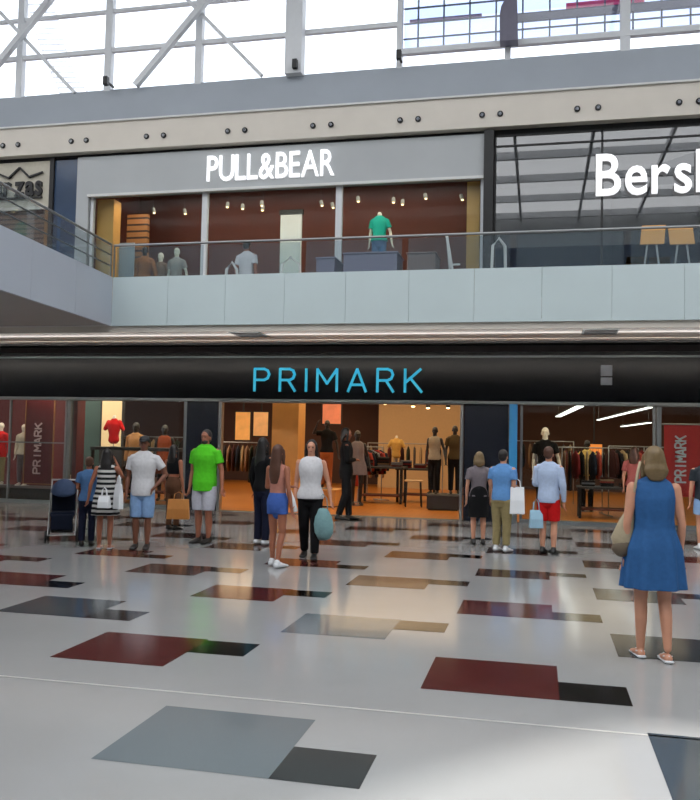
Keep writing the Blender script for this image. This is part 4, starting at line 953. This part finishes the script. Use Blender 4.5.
arch_chair(291, 257, 'white arched chair in front of the tall white panel upstairs'); arch_chair(232, 262, 'white arched chair left of the shopper in white shirt upstairs', .6)
arch_chair(499, 238, 'white arched chair just right of the black post upstairs', .7, 16.2)
# racks and mannequins in the left bay
plinth(upx(134, 250, 18.3)[0], upx(186, 250, 18.3)[0], 18.0, 19.4, .42, 'low dark plinth under three mannequins in the left upper bay', 'dark2', UZ)
mannequin((upx(145, 250, 18.4)[0], 18.4, UZ+.44), 1.72, .2, 'mannequin in orange brown coat in the left bay of the upper shop', (cloth('orange brown cloth', (150, 90, 44)), 'long', .42), ('trousers', blackc, .05), skin='dummy_d')
mannequin((upx(161, 250, 19.0)[0], 19.0, UZ+.44), 1.7, -.2, 'mannequin in grey brown coat right of the orange brown one upstairs', (cloth('taupe cloth', (120, 96, 82)), 'long', .42), ('trousers', blackc, .05), skin='dummy_w')
mannequin((upx(177, 250, 18.4)[0], 18.4, UZ+.44), 1.66, 0, 'mannequin in pale grey top in the left upper bay', (cloth('pale grey cloth', (160, 150, 146)), 'short', .50), ('trousers', greyc, .05), skin='dummy_w')
r = empty('white_panel', (upx(126, 250, 18.3)[0], 18.3, UZ), 0, 'pale blue grey board in the left bay beside the timber slats upstairs', 'panel')
b = bmesh.new(); box(b, -.22, .22, -.02, .02, .03, upx(127, 243, 18.3)[1]-UZ); finish('board', b, MT['blueclad'], r); b = bmesh.new(); box(b, -.22, .22, -.15, .15, 0, .03); finish('foot', b, MT['alu'], r)
# leaning white easel in the right bay
r = empty('display_easel', (upx(455, 250, 15.6)[0], 15.6, UZ), 0, 'thin white easel leaning at the right of the upper shop', 'easel')
zt_ = upx(447, 235, 15.6)[1]-UZ
b = bmesh.new(); bar(b, (-.16, 0, zt_), (.10, -.05, 0), .05); finish('front_leg', b, MT['white'], r); b = bmesh.new(); bar(b, (-.16, .02, zt_), (-.05, .35, 0), .03); finish('rear_leg', b, MT['white'], r); b = bmesh.new(); bar(b, (-.10, -.02, zt_*.62), (.10, -.02, zt_*.62), .03); finish('crossbar', b, MT['white'], r)
# clothes rail stuff seen low in the right bay
plinth(upx(408, 250, 15.3)[0], upx(436, 250, 15.3)[0], 15.2, 15.9, upx(420, 252, 15.2)[1]-UZ, 'grey brown display block between the teal shirt and the easel', 'taupe', UZ)
# track spots upstairs
bproto = None
for i, px in enumerate((120, 150, 178, 228, 240, 258, 262, 319, 328, 358, 392, 400, 425, 460)):
    Yt = 18.9; X = upx(px, 196, Yt)[0]
    if bproto is None:
        bproto = empty('track_spotlight', (X, Yt, 7.28), 0, 'x', 'spotlight', 'track spotlights in the upper shop'); r = bproto
        b = bmesh.new(); tube(b, [(0, 0, 0), (.02, -.04, -.12)], [.04, .045], 12, cap=False); finish('housing', b, MT['alu'], r)
        b = bmesh.new(); ball(b, (.022, -.045, -.13), (.028, .028, .012), 2); finish('lens', b, MT['led_warm'], r)
        b = bmesh.new(); tube(b, [(0, 0, .0), (0, 0, .82)], [.006, .006], 6, cap=False); finish('stem', b, MT['dark2'], r)
    else: r = dup(bproto, (X, Yt + (i % 3)*.2, 7.28), rz=random.uniform(-.6, .6))
    r['label'] = 'small white ceiling spotlight of the row behind the grey framed upper glass'
# tan boards on trestles behind the smoked glass
for k, (px0, px1) in enumerate(((640, 664), (670, 695))):
    Yt = 16.2; x0, z1 = upx(px0, 224, Yt); x1, z0 = upx(px1, 244, Yt)
    r = empty('tan_folding_screen', ((x0+x1)/2, Yt, UZ), 0, '%s tan board on splayed metal legs before the smoked glass front' % ('left of two' if k == 0 else 'right of two'), 'board', 'tan boards before the smoked glass')
    w = (x1-x0)/2
    b = bmesh.new(); box(b, -w, w, -.02, .02, z0-UZ, z1-UZ); 
    for v in b.verts:
        if v.co.z > (z1+z0)/2-UZ: v.co.y += .15; v.co.x += .05 if k == 0 else -.02
    finish('board', b, MT['tan'], r, bevel=.004)
    for s in (-1, 1): b = bmesh.new(); bar(b, (s*.08, .03, z0-UZ), (s*.24, -.02, 0), .03); finish('leg', b, MT['alu'], r)
    b = bmesh.new(); bar(b, (-.2, .0, .22), (.2, 0, .22), .025); finish('crossbar', b, MT['alu'], r)
sbox('wall_black_display_bay', upx(612, 215, 19)[0], upx(672, 215, 19)[0], 19, 19.2, 4.0, upx(640, 192, 19)[1], MT['recess'])

# ================================================================== LIGHT
w = bpy.data.worlds.new('world'); scene.world = w; w.use_nodes = True
bg = w.node_tree.nodes['Background']; bg.inputs['Color'].default_value = (.93, .96, 1, 1); bg.inputs['Strength'].default_value = 1.7
def sun(d, e, ang, c):
    l = bpy.data.lights.new('sun', 'SUN'); l.energy = e; l.angle = math.radians(ang); l.color = c
    o = bpy.data.objects.new('sun', l); COL.objects.link(o); o.rotation_euler = Vector(d).to_track_quat('Z', 'Y').to_euler(); return o
sun(sd, 3.6, 1.2, (1, .97, .92))
def area(x, y, z, sx, sy_, e, c=(1, .72, .42), d=(0, 0, -1)):
    l = bpy.data.lights.new('area', 'AREA'); l.shape = 'RECTANGLE'; l.size = sx; l.size_y = sy_; l.energy = e; l.color = c
    o = bpy.data.objects.new('shop_and_fill_light', l); COL.objects.link(o); o.location = (x, y, z); o.rotation_euler = Vector(d).to_track_quat('-Z', 'Y').to_euler() if tuple(d) != (0, 0, -1) else (0, 0, 0); return o
area(-3.9, 21, 3.3, 4.5, 5, 120); area(-4, 26.5, 3.3, 5, 4, 45); area(1.6, 21, 3.3, 4, 5, 50); area(2.5, 27, 3.3, 5, 4, 60)
area(-8.6, 20, 3.3, 2.5, 3.5, 90, (1, .78, .55)); area(-12, 19.2, 3.3, 3, 2, 60, (1, .75, .6)); area(-9, 27, 3.3, 4, 4, 70)
area(-5, 14.03, 3.50, 34, .05, 560, (.98, .99, 1), d=(0, .12, 1))  # uplight added to brighten the gallery soffit
area(-5, 15.3, 3.50, 34, .03, 22, (.98, .99, 1), d=(0, -.3, 1))  # second added uplight, spreading the brightness across the soffit
for xx in (PX(45), PX(130), PX(-60)): area(xx, 18.05, 2.9, 1.6, .15, 18, (1, .82, .62), d=(0, .8, -.7))  # fill lamps added to brighten the left window displays
for xx in (PX(560), PX(625), PX(690)): area(xx, 18.05, 2.9, 1.6, .15, 14, (1, .82, .62), d=(0, .8, -.7))  # the same added fill for the right window displays
area(-5.7, 19.3, 8.0, 8, 2, 80, (1, .8, .6)); area(-5.7, 17.97, 7.1, 8, .12, 45, (1, .88, .74), d=(0, .7, -.8)); area(3, 19.6, 8.0, 6, 2, 14, (1, .9, .8))  # middle one is a fill added to brighten the upstairs mannequins
v = scene.view_settings; v.view_transform = 'Standard'; v.look = 'None'; v.exposure = 0.45; v.gamma = 1; v.use_curve_mapping = False
scene.cycles.max_bounces = 8; scene.cycles.transparent_max_bounces = 16; scene.cycles.sample_clamp_indirect = 6; scene.cycles.caustics_reflective = False; scene.cycles.caustics_refractive = False
